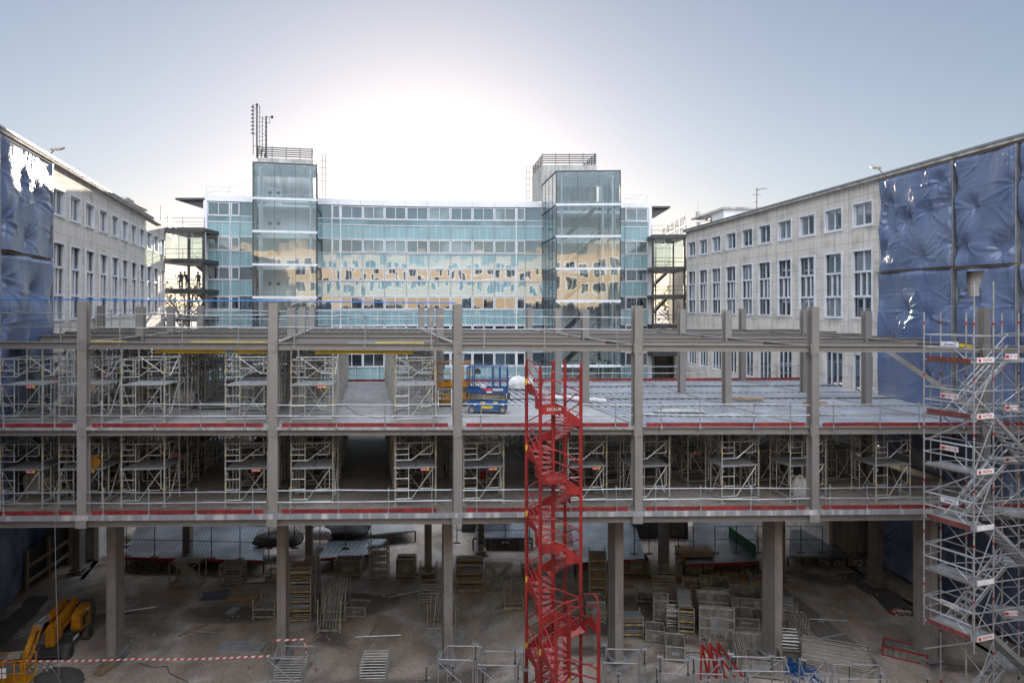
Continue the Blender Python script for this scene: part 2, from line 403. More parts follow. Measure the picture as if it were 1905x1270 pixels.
patch('plank_track', [(1385, 1052), (1405, 1052), (1600, 1200), (1640, 1240), (1590, 1245), (1500, 1165)], mat('grooved_track', (0.20, 0.175, 0.155), (0.10, 0.09, 0.08), rough=0.8, scale=1.5, stretch=(6, 0.6, 1)), 0.01, 7, amp=0.03)
patch('spilled_cement', [(790, 1168), (850, 1160), (880, 1175), (860, 1200), (800, 1195)], mat('spilled_cement', (0.34, 0.33, 0.31), (0.22, 0.2, 0.18), rough=0.9, scale=3), 0.009, 8, amp=0.3)
patch('spilled_cement', [(790, 1085), (830, 1085), (835, 1098), (800, 1100)], M['paleslab'], 0.009, 9, amp=0.3)
patch('spilled_cement', [(590, 1045), (760, 1078), (850, 1085), (800, 1105), (650, 1100), (540, 1090)], M['paleslab'], 0.007, 10, amp=0.5)

# ================================================================ OFFICE BUILDING WITH CURVED GLASS FRONT
DD = [(360, 73.0), (379, 73.2), (420, 73.7), (470, 74.3), (530, 75.0), (590, 75.7), (650, 76.5), (710, 77.1), (780, 77.7), (850, 78.0), (1000, 78.3), (1160, 78.6), (1230, 78.9)]
def dd(px):
    for (a, da), (b, db) in zip(DD[:-1], DD[1:]):
        if px <= b: return da + (db - da) * (px - a) / (b - a)
    return DD[-1][1]
def zc(py): return H + (HY - py) / FPX * 78.0
off = thing('office_building', 'long concave glass office block closing the far end of the courtyard', 'office building', (-7, 84, 0))
def fa(px, o):
    p, q = PX(px - 3, dd(px - 3)), PX(px + 3, dd(px + 3)); t = (q - p).normalized(); n = V3((t.y, -t.x, 0))
    return PX(px, dd(px)) + n * o
def fbox(mb, a, b, py0, py1, o0, o1):
    z0, z1 = zc(py1), zc(py0)
    A0, B0, B1, A1 = fa(a, o1), fa(b, o1), fa(b, o0), fa(a, o0)
    mb.hexa([(p.x, p.y, z0) for p in (A0, B0, B1, A1)], [(p.x, p.y, z1) for p in (A0, B0, B1, A1)])
tilt = random.Random(77)
def fquad(mb, a, b, py0, py1, o):                  # every pane sits very slightly out of true
    h, v = tilt.uniform(-.006, .006), tilt.uniform(-.006, .006); z0, z1 = zc(py1), zc(py0)
    q = [fa(a, o + h + v), fa(b, o - h + v), fa(b, o - h - v), fa(a, o + h - v)]
    mb.quad((q[0].x, q[0].y, z0), (q[1].x, q[1].y, z0), (q[2].x, q[2].y, z1), (q[3].x, q[3].y, z1))
BAYS = [(386, 428, 2), (430, 446, 1), (446, 471, 0), (590, 617, 0), (618, 633, 1), (634, 675, 2), (675, 715.5, 2), (715.5, 756, 2), (756, 797, 2), (797, 838, 2), (838, 879, 2), (879, 919.5, 2), (919.5, 960, 2), (961, 977, 1), (977, 1036, 0), (1148, 1163, 0), (1163, 1205, 2)]
WROWS = [(387, 410), (448, 471), (500.5, 522.5), (552.5, 575), (605, 627.5), (656, 680.5)]
SROWS = [(421.5, 446), (474, 498.5), (525, 550.5), (577.5, 603), (630, 654), (683, 708)]
steps = sorted(set([386 + 20.4 * i for i in range(0, 42)]))
def spans(a, b, w=14.0):
    n = max(1, round((b - a) / w)); return [(a + (b - a) * i / n, a + (b - a) * (i + 1) / n) for i in range(n)]
body = MB()
for a, b in spans(379, 1212, 21):                    # slab body and roof behind the glass
    fbox(body, a, b, 375, 1640, -12.0, -0.35)
body.build('core_walls', M['dark'], off)
cor = MB()
for a, b in spans(379, 1212, 41):
    fbox(cor, a + 0.2, b - 0.2, 374.6, 385.5, -1.2, 0.16)
cor.build('cornice', M['white'], off)
rf = MB()
for a, b in spans(379.5, 1211.5, 41): fbox(rf, a, b, 374.2, 375.2, -12.1, -0.4)
rf.build('roof', M['greyconc'], off)
pil = MB(); fbox(pil, 379, 385.5, 385.5, 1600, -0.3, 0.18); pil.build('corner_pilaster', M['white'], off)
pil = MB(); fbox(pil, 1206, 1212, 385.5, 1600, -0.3, 0.18); pil.build('corner_pilaster', M['white'], off)
RANGES = [(385.6, 480), (585, 1045), (1140, 1206)]
rib = MB()
for a, b in RANGES:
    for s, t in spans(a, b, 20.4): fquad(rib, s, t, 411, 421, 0.0)
rib.build('ribbon_window', M['strip'], off)
for y0, y1 in SROWS:
    sp = MB()
    for a, b in RANGES:
        for s, t in spans(a, b, 13.6): fquad(sp, s, t, y0, y1, 0.0)
    sp.build('spandrel', M['spandrel'], off)
low = MB()
for a, b in RANGES:
    for s, t in spans(a, b, 20.4): fquad(low, s, t, 708.5, 1600, 0.0)
low.build('lower_wall', M['spandrel'], off)
mul = MB()
for a, b in RANGES:
    for y in [410.6, 421.2, 446.6, 472.6, 499.3, 523.6, 551.2, 576.2, 603.8, 628.7, 655, 681.6, 708.6]:
        for s, t in spans(a, b, 41): fbox(mul, s, t, y - 0.7, y + 0.7, 0.0, 0.07)
for a, b, k in BAYS:
    n = {2: 3, 1: 1, 0: 2}[k]
    if b - a > 45: n = 4
    for i in range(n):
        x = a + (b - a) * i / n
        for y0, y1 in SROWS: fbox(mul, x - 0.3, x + 0.3, y0, y1, 0.0, 0.045)
    for x in (a, b):
        fbox(mul, x - 0.55, x + 0.55, 385.6, 1000, 0.0, 0.10)
mul.build('mullions', M['frame'], off)
wi = 0
for a, b, k in BAYS:
    for r, (y0, y1) in enumerate(WROWS):
        if k == 0:
            p = MB()
            for s, t in spans(a, b, 20.4): fquad(p, s, t, y0 - 2, y1 + 1.5, -0.01)
            p.build('window', M['win'], off); continue
        f = MB(); e = 1.4
        fbox(f, a + 0.6, a + e + 0.6, y0, y1, -0.12, 0.09); fbox(f, b - e - 0.6, b - 0.6, y0, y1, -0.12, 0.09)
        fbox(f, a + e + 0.6, b - e - 0.6, y0, y0 + e, -0.12, 0.09); fbox(f, a + e + 0.6, b - e - 0.6, y1 - e, y1, -0.12, 0.09)
        if k == 2:
            c = (a + b) / 2; fbox(f, c - 0.5, c + 0.5, y0 + e, y1 - e, -0.12, 0.09)
        w = f.build('window', M['frame'], off)
        p = MB(); c = (a + b) / 2
        for s, e in ([(a + 1.2, c), (c, b - 1.2)] if k == 2 else [(a + 1.2, b - 1.2)]): fquad(p, s, e, y0 + 0.8, y1 - 0.8, -0.03)
        kk = (['win'] * 3 + ['win_pale'], ['win_pale'] * 3 + ['win'], ['win'], ['win_dark'] * 3 + ['win'], ['win_dark'], ['win_dark'] * 4 + ['win'])[r]
        p.build('pane', M[kk[(wi * 7 + int(a)) % len(kk)]], w); wi += 1
# eaves wings at both ends
def eave(tip, root, ytip, yroot, d0, d1):
    e = MB(); a, b = PX(tip, d0), PX(root, d0); c, d = PX(root, d1) , PX(tip, d1)
    zt = ZR(ytip, d0)
    sgn = 1 if root > tip else -1
    p = [(a.x, a.y), (b.x, b.y), (b.x, d1), (a.x, d1)]
    if sgn < 0: p = [(b.x, b.y), (a.x, a.y), (a.x, d1), (b.x, d1)]
    e.slab(p, zt - 0.22, zt)
    zu = zt - 1.2
    q = [V3((b.x, b.y + 0.3, zt - 0.22)), V3((a.x, a.y + 0.3, zt - 0.22)), V3((b.x, b.y + 0.3, zu))]
    e.plate(q, V3((0, d1 - d0 - 0.6, 0)))
    return e
eave(326, 380, 368, 390, 73.0, 84).build('eave', M['dark'], off)
eave(1247, 1211, 383.5, 395, 78.9, 88).build('eave', M['dark'], off)
# thin safety rail along the roof
rr = MB()
pts = [fa(x, -0.8) for x in (381, 420, 470, 590, 640, 700, 760, 820, 880, 940, 1010, 1080, 1150, 1204)]
for i, p in enumerate(pts):
    z = zc(374.5)
    rr.tube((p.x, p.y, z), (p.x + (0.3 if i % 2 else 0), p.y, z + 1.0), 0.022, 5)
for h in (0.5, 1.0):
    rr.path([V3((p.x, p.y, zc(374.5) + h)) for p in pts], 0.018, 5)
rr.path([V3((fa(381, -.8).x, fa(381, -.8).y, zc(374.5) + .2)), V3((fa(470, -.8).x, fa(470, -.8).y, zc(374.5) + 2.0))], 0.02, 5)
rr.path([V3((fa(1155, -.8).x, fa(1155, -.8).y, zc(374.5) + .2)), V3((fa(1200, -.8).x, fa(1200, -.8).y, zc(374.5) + 1.0))], 0.02, 5)
rr.build('roof_railing', M['galv'], off)

def core(poly, ztop, zbot, rail_h, label, ladder=None):
    t = thing('lift_core', label, 'rooftop core', (poly[0][0], poly[0][1], zbot))
    c = MB(); c.slab(poly, zbot, ztop); c.build('shaft', M['greyconc'], t)
    lip = MB()
    for i in range(4):
        a, b = V3((*poly[i], 0)), V3((*poly[(i + 1) % 4], 0))
        d = (b - a).normalized(); s = d.cross(V3((0, 0, 1)))
        for k in range(5):
            z = ztop + 0.15 + rail_h * (k + 0.4) / 5
            lip.bar(V3((a.x, a.y, z)) - s * 0.1, V3((b.x, b.y, z)) - s * 0.1, 0.05, 0.11)
        n = 4
        for k in range(n):
            p = a + (b - a) * (k + 0.02) / n - s * 0.16
            lip.tube((p.x, p.y, ztop), (p.x, p.y, ztop + rail_h + 0.15), 0.035, 5)
    lip.build('louvre_railing', M['dark'], t)
    if ladder:
        l = MB(); x, y = ladder
        for sx in (-0.2, 0.2): l.tube((x + sx, y, zbot), (x + sx, y, ztop + 1.0), 0.025, 5)
        z = zbot + 0.3
        while z < ztop + 0.8:
            l.tube((x - 0.2, y, z), (x + 0.2, y, z), 0.018, 4); z += 0.3
        for k in range(6):
            z = ztop + 0.9 - k * 0.75
            pts = [V3((x + 0.4 * math.cos(a), y - 0.1 - 0.7 * max(0, math.sin(a)), z)) for a in [math.pi * i / 8 for i in range(9)]]
            l.path(pts, 0.02, 4)
        l.build('caged_ladder', M['dark'], t)
    return t
zr = zc(374)
a, b = PX(479, 75.2), PX(583, 76.4)
core([(a.x, a.y), (b.x, b.y), (b.x - 1.5, 83), (a.x - 1.5, 83)], ZR(294, 75.5), zr - 3, 1.15, 'streaked concrete lift core with antennas above the left glass stair tower', (b.x + 0.6, 78.5))
a, b = PX(1008, 78.0), PX(1110, 78.0)
core([(a.x, a.y), (b.x, b.y), (b.x - 0.9, 85), (a.x - 0.9, 85)], ZR(307, 78), zr - 3, 1.2, 'stained concrete lift core rising behind the right glass stair tower', (a.x - 1.4, 84))

# antennas on the left core
an = thing('antenna_mast', 'tall mast with stacked dipole antennas on the left rooftop core', 'antenna', PX(478, 75.6, ZR(294, 75.5)))
m = MB(); m.tube(P(478, 294, 75.6), P(478, 194, 75.6), 0.09, 8); m.lathe(P(478, 197, 75.6), [(0.14, 0), (0.16, 0.1), (0.1, 0.25)], 8); m.build('mast', M['dark'], an)
m = MB(); m.tube(P(471, 288, 75.6), P(471, 194, 75.6), 0.045, 6)
for k in range(8):
    y = 199 + k * 7; m.tube(P(467, y, 75.6), P(474, y, 75.6), 0.035, 5); m.lathe(P(469, y, 75.6), [(0.07, -0.1), (0.07, 0.1)], 6)
for y in (202, 250, 272): m.tube(P(471, y, 75.6), P(478, y, 75.6), 0.03, 5)
m.build('dipole_array', M['dark'], an)
m = MB(); m.tube(P(483, 290, 75.6), P(483, 196, 75.6), 0.03, 5)
for k in range(9): m.tube(P(481.5, 200 + k * 9, 75.6), P(484.5, 200 + k * 9, 75.6), 0.04, 5)
m.build('whip_antenna', M['dark'], an)
an = thing('antenna_mast', 'shorter mast with a small round dish at its top on the left rooftop core', 'antenna', PX(495, 75.9, ZR(294, 75.5)))
m = MB(); m.tube(P(495, 294, 75.9), P(495, 216, 75.9), 0.09, 8)
for k in range(8): m.lathe(P(495, 285 - k * 8, 75.9), [(0.12, -0.05), (0.12, 0.05)], 7)
m.build('mast', M['dark'], an)
m = MB(); m.tube(P(488, 292, 75.9), P(488, 216, 75.9), 0.035, 5)
for k in range(10): m.tube(P(486.5, 220 + k * 7, 75.9), P(490, 220 + k * 7, 75.9), 0.035, 5)
for y in (222, 250, 280): m.tube(P(488, y, 75.9), P(495, y, 75.9), 0.025, 5)
m.build('dipole_array', M['dark'], an)
m = MB(); m.lathe(P(506.5, 218, 75.9), [(0.03, -0.12), (0.16, -0.08), (0.18, 0.0), (0.15, 0.1)], 12, 'Y'); m.path([P(495, 218, 75.9), P(502, 218, 75.9), P(502, 229, 75.9), P(495, 229, 75.9)], 0.03, 5)
m.tube(P(502, 218, 75.9), P(506, 218, 75.9), 0.03, 5); m.build('dish', M['dark'], an)

# ================================================================ GLASS STAIR TOWERS
def glass_tower(label, A, B, C, D_, ytop, lev, dref, stairs):
    """A,B front left/right, C,D back right/left on plan; lev = transom heights in photo rows at dref."""
    t = thing('glass_stair_tower', label, 'stair tower', ((A.x + B.x) / 2, (A.y + B.y) / 2, 0))
    ztop = ZR(ytop, dref); zl = [ZR(y, dref) for y in lev]
    def L(p, q, f): return V3((p.x + (q.x - p.x) * f, p.y + (q.y - p.y) * f, 0))
    def at(p, z): return V3((p.x, p.y, z))
    fg = MB(); nf0 = V3(((B - A).normalized().y, -(B - A).normalized().x, 0))
    zs = [ztop] + zl + [0.0]
    for z1, z0 in zip(zs[:-1], zs[1:]):
        for k in range(3):
            p, q = L(A, B, k / 3 + 0.002), L(A, B, (k + 1) / 3 - 0.002)
            h, v = tilt.uniform(-.008, .008), tilt.uniform(-.01, .01); fg.quad(at(p, z0 + 0.05) + nf0 * (h + v), at(q, z0 + 0.05) + nf0 * (v - h), at(q, z1 - 0.02) - nf0 * (h + v), at(p, z1 - 0.02) + nf0 * (h - v))
    fg.build('front_glazing', M['towerglass'], t)
    for nm, p, q in (('side_glazing', D_, A), ('side_glazing', B, C)):
        sg = MB()
        for z1, z0 in zip(zs[:-1], zs[1:]):
            sg.quad(at(p, z0 + 0.05), at(q, z0 + 0.05), at(q, z1 - 0.02), at(p, z1 - 0.02))
        sg.build(nm, M['towerglass'], t)
    tr = MB(); fw = (B - A).normalized(); nf = V3((fw.y, -fw.x, 0))
    for z in zl:
        tr.bar(at(A, z) + nf * 0.03 - fw * 0.06, at(B, z) + nf * 0.03 + fw * 0.06, 0.16, 0.24)
    tr.build('transoms', M['frame'], t)
    ed = MB()
    for p in (A, B): ed.bar(at(p, 0), at(p, ztop), 0.11, 0.11)
    for k in (1, 2): ed.bar(at(L(A, B, k / 3), 0) - nf * 0.03, at(L(A, B, k / 3), ztop) - nf * 0.03, 0.03, 0.03)
    for p, q in ((A, B), (B, C), (D_, A)): ed.bar(at(p, ztop + 0.06), at(q, ztop + 0.06), 0.12, 0.12)
    for s, (p, q) in ((1, (D_, A)), (-1, (C, B))):
        for k in (1, 2, 3): ed.bar(at(L(p, q, k / 4), 0), at(L(p, q, k / 4), ztop), 0.05, 0.05)
        for z in zl: ed.bar(at(p, z), at(q, z), 0.12, 0.14)
    ed.build('dark_edges', M['dark'], t)
    rg = MB()
    for k in range(1, 6): rg.bar(at(L(A, D_, k / 6), ztop - 0.2), at(L(B, C, k / 6), ztop - 0.2), 0.09, 0.22)
    for k in range(1, 5): rg.bar(at(L(A, B, k / 5), ztop - 0.1), at(L(D_, C, k / 5), ztop - 0.1), 0.08, 0.16)
    rg.build('roof_grid', M['frame'], t)
    rgl = MB(); rgl.quad(at(A, ztop + 0.01), at(B, ztop + 0.01), at(C, ztop + 0.01), at(D_, ztop + 0.01)); rgl.build('roof_glass', M['towerglass'], t)
    bw = MB(); p, q = L(D_, C, 0.03), L(D_, C, 0.97); nb = nf * 0.15
    zz = zl[0] - 0.3
    bw.hexa([at(p, 0) + nb, at(q, 0) + nb, at(q, 0), at(p, 0)], [at(p, zz) + nb, at(q, zz) + nb, at(q, zz), at(p, zz)]); bw.build('back_wall', M['whitewall'], t)
    fl = MB()
    for i, z in enumerate(zl):
        pa, pb = (0.12, 0.97)
        p0, q0 = L(L(A, D_, 0.55), L(B, C, 0.55), 0.02), L(L(A, D_, 0.55), L(B, C, 0.55), 0.98)
        p1, q1 = L(D_, C, 0.02), L(D_, C, 0.98)
        fl.hexa([at(p0, z - 0.3), at(q0, z - 0.3), at(q1, z - 0.3) + nb, at(p1, z - 0.3) + nb], [at(p0, z), at(q0, z), at(q1, z) + nb, at(p1, z) + nb])
        for h in (0.55, 1.0): fl.tube(at(p0, z + h), at(q0, z + h), 0.03, 5)
        for k in range(7): fl.tube(at(L(p0, q0, k / 6), z), at(L(p0, q0, k / 6), z + 1.0), 0.02, 5)
    fl.build('landings', M['whitewall'], t)
    cl = MB()
    for f1 in (0.10, 0.90):
        for f2 in (0.06, 0.5):
            p = L(L(A, D_, f2), L(B, C, f2), f1); cl.tube(at(p, 0), at(p, ztop - 0.3), 0.11, 8)
    cl.build('inner_columns', M['frame'], t)
    for i, z in enumerate(zl[:5]):                # double doors with round windows on each landing
        for k in (0, 1):
            c = L(D_, C, 0.2 + 0.14 * k + (0.0 if not stairs else -0.05)); d = MB()
            o = c + nf * 0.17; d.hexa([at(o - fw * .42, z + .02), at(o + fw * .42, z + .02), at(o + fw * .42 - nf * .05, z + .02), at(o - fw * .42 - nf * .05, z + .02)], [at(o - fw * .42, z + 2.2), at(o + fw * .42, z + 2.2), at(o + fw * .42 - nf * .05, z + 2.2), at(o - fw * .42 - nf * .05, z + 2.2)])
            dr = d.build('door', M['white'], t)
            d = MB(); d.lathe(at(o + nf * 0.02, z + 1.55), [(0.2, -0.03), (0.2, 0.03)], 14, 'Y'); d.build('porthole', M['dark'], dr)
            if stairs: break
    if stairs:
        st = MB()
        for z1, z0 in zip(zl[:-1], zl[1:]):
            pa, pb = L(L(A, D_, 0.3), L(B, C, 0.3), 0.22), L(L(A, D_, 0.3), L(B, C, 0.3), 0.72)
            bk = (D_ - A).normalized() * 1.1
            st.bar(at(pa, z0 + .1), at(pb, z1), 0.06, 0.32); st.bar(at(pa, z0 + .1) + bk, at(pb, z1) + bk, 0.06, 0.32)
            st.tube(at(pa, z0 + 1.1), at(pb, z1 + 1.0), 0.03, 5)
            n = 16
            for k in range(n):
                s = L(pa, pb, (k + 0.5) / n); z = z0 + (z1 - z0) * (k + 0.5) / n
                st.hexa([at(s - fw * .15, z), at(s + fw * .15, z), at(s + fw * .15, z) + bk, at(s - fw * .15, z) + bk], [at(s - fw * .15, z + .04), at(s + fw * .15, z + .04), at(s + fw * .15, z + .04) + bk, at(s - fw * .15, z + .04) + bk])
        st.build('staircase', M['dark'], t)
    return t
A, B = PX(471, 68.0), PX(589, 69.4)
glass_tower('pale teal glass stair tower below the rooftop antennas', A, B, PX(589, 75.5) + V3((-1.2, 0, 0)) * 0 + V3((0.6, 0, 0)) * 0 if False else V3((B.x - 1.6, 75.4, 0)), V3((A.x - 1.9, 74.4, 0)), 305, [370, 431, 492.5, 553, 614, 675, 736, 797], 68.5, False)
A, B = PX(1035, 70.0), PX(1154, 69.7)
glass_tower('glass stair tower with inner flights standing in front of the right rooftop core', A, B, V3((B.x - 1.1, 78.3, 0)), V3((A.x - 1.1, 78.1, 0)), 320, [381, 440, 500, 560, 620, 680, 740, 800], 70, True)

# ================================================================ SIDE WINGS (stone panels, windows with real reveals)
def stone():
    m = bpy.data.materials.new('stone_panels'); m.use_nodes = True
    nt = m.node_tree; N = nt.nodes; L = nt.links; b = N['Principled BSDF']
    tc = N.new('ShaderNodeTexCoord'); sp = N.new('ShaderNodeSeparateXYZ'); cb = N.new('ShaderNodeCombineXYZ')
    L.new(tc.outputs['Object'], sp.inputs[0]); L.new(sp.outputs[0], cb.inputs[0]); L.new(sp.outputs[2], cb.inputs[1])
    br = N.new('ShaderNodeTexBrick'); br.offset = 0.0; br.inputs['Scale'].default_value = 1.0
    br.inputs['Brick Width'].default_value = 1.55; br.inputs['Row Height'].default_value = 0.74; br.inputs['Mortar Size'].default_value = 0.014
    br.inputs['Color1'].default_value = (0.63, 0.572, 0.515, 1); br.inputs['Color2'].default_value = (0.59, 0.535, 0.48, 1); br.inputs['Mortar'].default_value = (0.30, 0.27, 0.25, 1)
    L.new(cb.outputs[0], br.inputs['Vector'])
    def nz(s, det, st):
        mp = N.new('ShaderNodeMapping'); mp.inputs['Scale'].default_value = st; L.new(tc.outputs['Object'], mp.inputs[0])
        n = N.new('ShaderNodeTexNoise'); n.inputs['Scale'].default_value = s; n.inputs['Detail'].default_value = det; L.new(mp.outputs[0], n.inputs[0]); return n
    c = br.outputs['Color']
    for s, det, st, lo, hi, k in ((0.5, 6, (1, 1, 1.4), 0.30, 0.46, 0.66), (0.9, 5, (2.5, 2.5, 0.3), 0.34, 0.50, 0.78), (4, 5, (1, 1, 1), 0.3, 0.6, 0.93)):
        r = N.new('ShaderNodeValToRGB'); r.color_ramp.elements[0].position = lo; r.color_ramp.elements[1].position = hi
        r.color_ramp.elements[0].color = (k, k, k * 0.99, 1); r.color_ramp.elements[1].color = (1, 1, 1, 1)
        L.new(nz(s, det, st).outputs['Fac'], r.inputs[0])
        x = N.new('ShaderNodeMix'); x.data_type = 'RGBA'; x.blend_type = 'MULTIPLY'; x.inputs[0].default_value = 1.0
        L.new(c, x.inputs[6]); L.new(r.outputs[0], x.inputs[7]); c = x.outputs[2]
    L.new(c, b.inputs['Base Color']); b.inputs['Roughness'].default_value = 0.8
    return m
M['stone'] = stone()
def wall_open(mb, L, z0, z1, ops, depth):
    us = sorted(set([0, L] + [u for o in ops for u in o[:2]])); zs = sorted(set([z0, z1] + [z for o in ops for z in o[2:]]))
    for a, b in zip(us[:-1], us[1:]):
        for c, d in zip(zs[:-1], zs[1:]):
            m = ((a + b) / 2, (c + d) / 2)
            if any(o[0] < m[0] < o[1] and o[2] < m[1] < o[3] for o in ops): continue
            mb.quad((a, 0, c), (b, 0, c), (b, 0, d), (a, 0, d))
    for a, b, c, d in ops:
        mb.quad((a, 0, c), (a, depth, c), (a, depth, d), (a, 0, d)); mb.quad((b, depth, c), (b, 0, c), (b, 0, d), (b, depth, d))
        mb.quad((a, 0, d), (a, depth, d), (b, depth, d), (b, 0, d)); mb.quad((a, depth, c), (a, 0, c), (b, 0, c), (b, depth, c))
def win_frame(mb, a, b, c, d, y, w=0.09, t=0.1):
    mb.bb((a, y, c), (a + w, y + t, d)); mb.bb((b - w, y, c), (b, y + t, d)); mb.bb((a + w, y, c), (b - w, y + t, c + w)); mb.bb((a + w, y, d - w), (b - w, y + t, d))
def wing(label, org, rz, L, wins, tarp0, tarp1, seed):
    t = thing('side_wing', label, 'stone building', (org[0], org[1], 0), rz)
    r = random.Random(seed)
    up = [(s - 1.0, s + 1.0, H + 5.05, H + 6.58) for s in wins]; lo = [(s - 1.0, s + 1.0, H - 0.86, H + 3.55) for s in wins]
    gr = [(s - 1.0, s + 1.0, H - 6.2, H - 3.2) for s in wins]
    w = MB(); wall_open(w, L, 0, H + 7.75, up + lo + gr + [(tarp0, tarp1, 0.0, H - 9.9)], 0.28)
    w.quad((L, 0, 0), (L, 12, 0), (L, 12, H + 7.75), (L, 0, H + 7.75)); w.quad((0, 12, 0), (0, 0, 0), (0, 0, H + 7.75), (0, 12, H + 7.75)); w.quad((L, 12, 0), (0, 12, 0), (0, 12, H + 7.75), (L, 12, H + 7.75))
    w.build('wall', M['stone'], t, local=True)
    w = MB(); w.bb((tarp0 - .3, 5.0, 0), (tarp1 + .3, 5.2, H - 9.6)); w.bb((tarp0 - .5, .3, 0), (tarp0 - .31, 5.2, H - 9.6)); w.bb((tarp1 + .31, .3, 0), (tarp1 + .5, 5.2, H - 9.6)); w.bb((tarp0 - .3, .3, H - 9.6), (tarp1 + .3, 5.2, H - 9.3)); w.build('open_base', M['greyconc'], t, local=True)
    c = MB(); c.bb((-0.2, -0.28, H + 7.75), (L + 0.2, 12.2, H + 8.0)); c.build('roof_slab', M['greyconc'], t, local=True)
    c = MB(); c.bb((-0.2, -0.33, H + 7.93), (L + 0.2, -0.281, H + 8.03)); c.build('roof_edge_trim', M['galv'], t, local=True)
    for a, b, z0, z1 in up:
        f = MB(); win_frame(f, a - .07, b + .07, z0 - .07, z1 + .07, -0.05, 0.12, 0.14); win_frame(f, a + .06, b - .06, z0 + .06, z1 - .06, 0.10, 0.07); m = (a + b) / 2; f.bb((m - .035, .10, z0 + .12), (m + .035, .2, z1 - .12))
        fo = f.build('window', M['frame'], t, local=True)
        for k in (0, 1):
            p = MB(); x0, x1 = (a + .1, m) if k == 0 else (m, b - .1); p.quad((x0, .16, z0 + .1), (x1, .16, z0 + .1), (x1, .16, z1 - .1), (x0, .16, z1 - .1))
            p.build('pane', M['blind'] if r.random() < 0.45 else M['winglass'], fo, local=True)
    for a, b, z0, z1 in lo:
        f = MB(); win_frame(f, a - .06, b + .06, z0 - .06, z1 + .06, -0.06, 0.14, 0.14); m = (a + b) / 2; s1, s2 = H + 0.55, H + 2.14
        for s in (s1, s2): f.bb((a + .08, .02, s - .07), (b - .08, .2, s + .07))
        for zz0, zz1 in ((z0, s1), (s2, z1)): f.bb((m - .035, .08, zz0 + .1), (m + .035, .2, zz1 - .08))
        for k in (1, 2):
            x = a + .1 + (b - a - .2) * k / 3; f.bb((x - .04, .06, s1 + .07), (x + .04, .2, s2 - .07))
        fo = f.build('window', M['frame'], t, local=True)
        for zz0, zz1, kk in ((z0, s1, 0), (s1, s2, 1), (s2, z1, 2)):
            p = MB(); p.quad((a + .05, .16, zz0 + .05), (b - .05, .16, zz0 + .05), (b - .05, .16, zz1 - .05), (a + .05, .16, zz1 - .05))
            p.build('pane', M['winglass'] if kk == 1 or r.random() < 0.5 else M['blind'], fo, local=True)
    for a, b, z0, z1 in gr:
        f = MB(); win_frame(f, a, b, z0, z1, 0.05, 0.09)
        for k in (1, 2):
            x = a + (b - a) * k / 3; f.bb((x - .04, .06, z0 + .09), (x + .04, .16, z1 - .09))
        fo = f.build('window', M['frame'], t, local=True)
        p = MB(); p.quad((a + .05, .13, z0 + .05), (b - .05, .13, z0 + .05), (b - .05, .13, z1 - .05), (a + .05, .13, z1 - .05)); p.build('pane', M['winglass'], fo, local=True)
    return t
lang = math.atan2(1, -0.313); LO = (-13.6 - 0.313 * -4, -4.0); LK = math.hypot(1, 0.313)
rang = math.atan2(-1, 0.134); RO = (28.43 - 0.134 * 73, 73.0); RK = math.hypot(1, 0.134)
lw = wing('left stone wing with white framed windows and sunlit patches under its roof', LO, lang, 70.8 * LK, [(d + 4) * LK for d in (38.7, 41.6, 44.5, 47.6, 50.6, 53.5, 56.4, 59.4, 62.2, 65.2, 68.3)], 34.5 * LK, 50.5 * LK, 11)
rw = wing('right stone wing with ten window bays beside the blue plastic sheeting', RO, rang, 77 * RK, [(73 - d) * RK for d in (71.5, 68.6, 65.6, 62.5, 59.4, 56.4, 53.3, 50.2, 47.0, 43.9)], (73 - 47.5) * RK, (73 - 29) * RK, 12)
# penthouses on the wing roofs
t = thing('roof_penthouse', 'white flat roofed penthouse on the right wing beside the television aerial', 'penthouse', (22, 70, H + 8))
b = MB(); pl = [(21.1, 68.0), (25.2, 68.0), (27, 76), (20.4, 76.2)]; b.slab(pl, H + 8.0, H + 9.5); b.build('walls', M['white'], t)
b = MB(); b.slab([(20.9, 67.7), (25.5, 67.7), (27.3, 76.3), (20.1, 76.6)], H + 9.5, H + 9.7); b.build('flat_roof', M['greyconc'], t)
b = MB(); b.box((20.66, 71.9, H + 8.75), (0.06, 1.4, 0.9), R(4)); b.build('grille', M['dark'], t)
b = MB(); b.tube((20.6, 75.6, H + 9.7), (20.6, 75.6, H + 10.3), 0.25, 8); b.tube((20.6, 75.6, H + 10.3), (20.6, 75.6, H + 11.4), 0.03, 5); b.build('vent', M['greyconc'], t)
t = thing('roof_penthouse', 'small sunlit box on the left wing roof', 'penthouse', (-35.5, 63, H + 8))
b = MB(); b.slab([(-35.0, 60.0), (-33.9, 60.0), (-36.5, 67.8), (-38.5, 67.8)], H + 8.0, H + 9.3); b.build('walls', M['stone'], t)
b = MB(); b.slab([(-35.1, 59.8), (-33.7, 59.8), (-36.3, 68), (-38.7, 68)], H + 9.3, H + 9.45); b.build('flat_roof', M['greyconc'], t)
t = thing('television_aerial', 'thin television aerial with crossed booms on the right wing roof', 'aerial', PX(1408, 63, H + 8))
b = MB(); b.tube(PX(1408, 63, H + 8), P(1408, 350, 63), 0.035, 5)
b.tube(P(1406, 354, 63), P(1426, 350, 63), 0.025, 5)
for k in range(5): b.tube(P(1409 + k * 4, 353.5 - k * .8 - 1.5, 63), P(1409 + k * 4, 353.5 - k * .8 + 1.5, 63), 0.014, 4)
b.tube(P(1399, 362, 63), P(1416, 363, 63), 0.02, 5); b.tube(P(1402, 366, 63), P(1402, 376, 63), 0.02, 5); b.tube(P(1402, 376, 63), P(1408, 376, 63), 0.02, 5)
b.build('aerial', M['dark'], t)
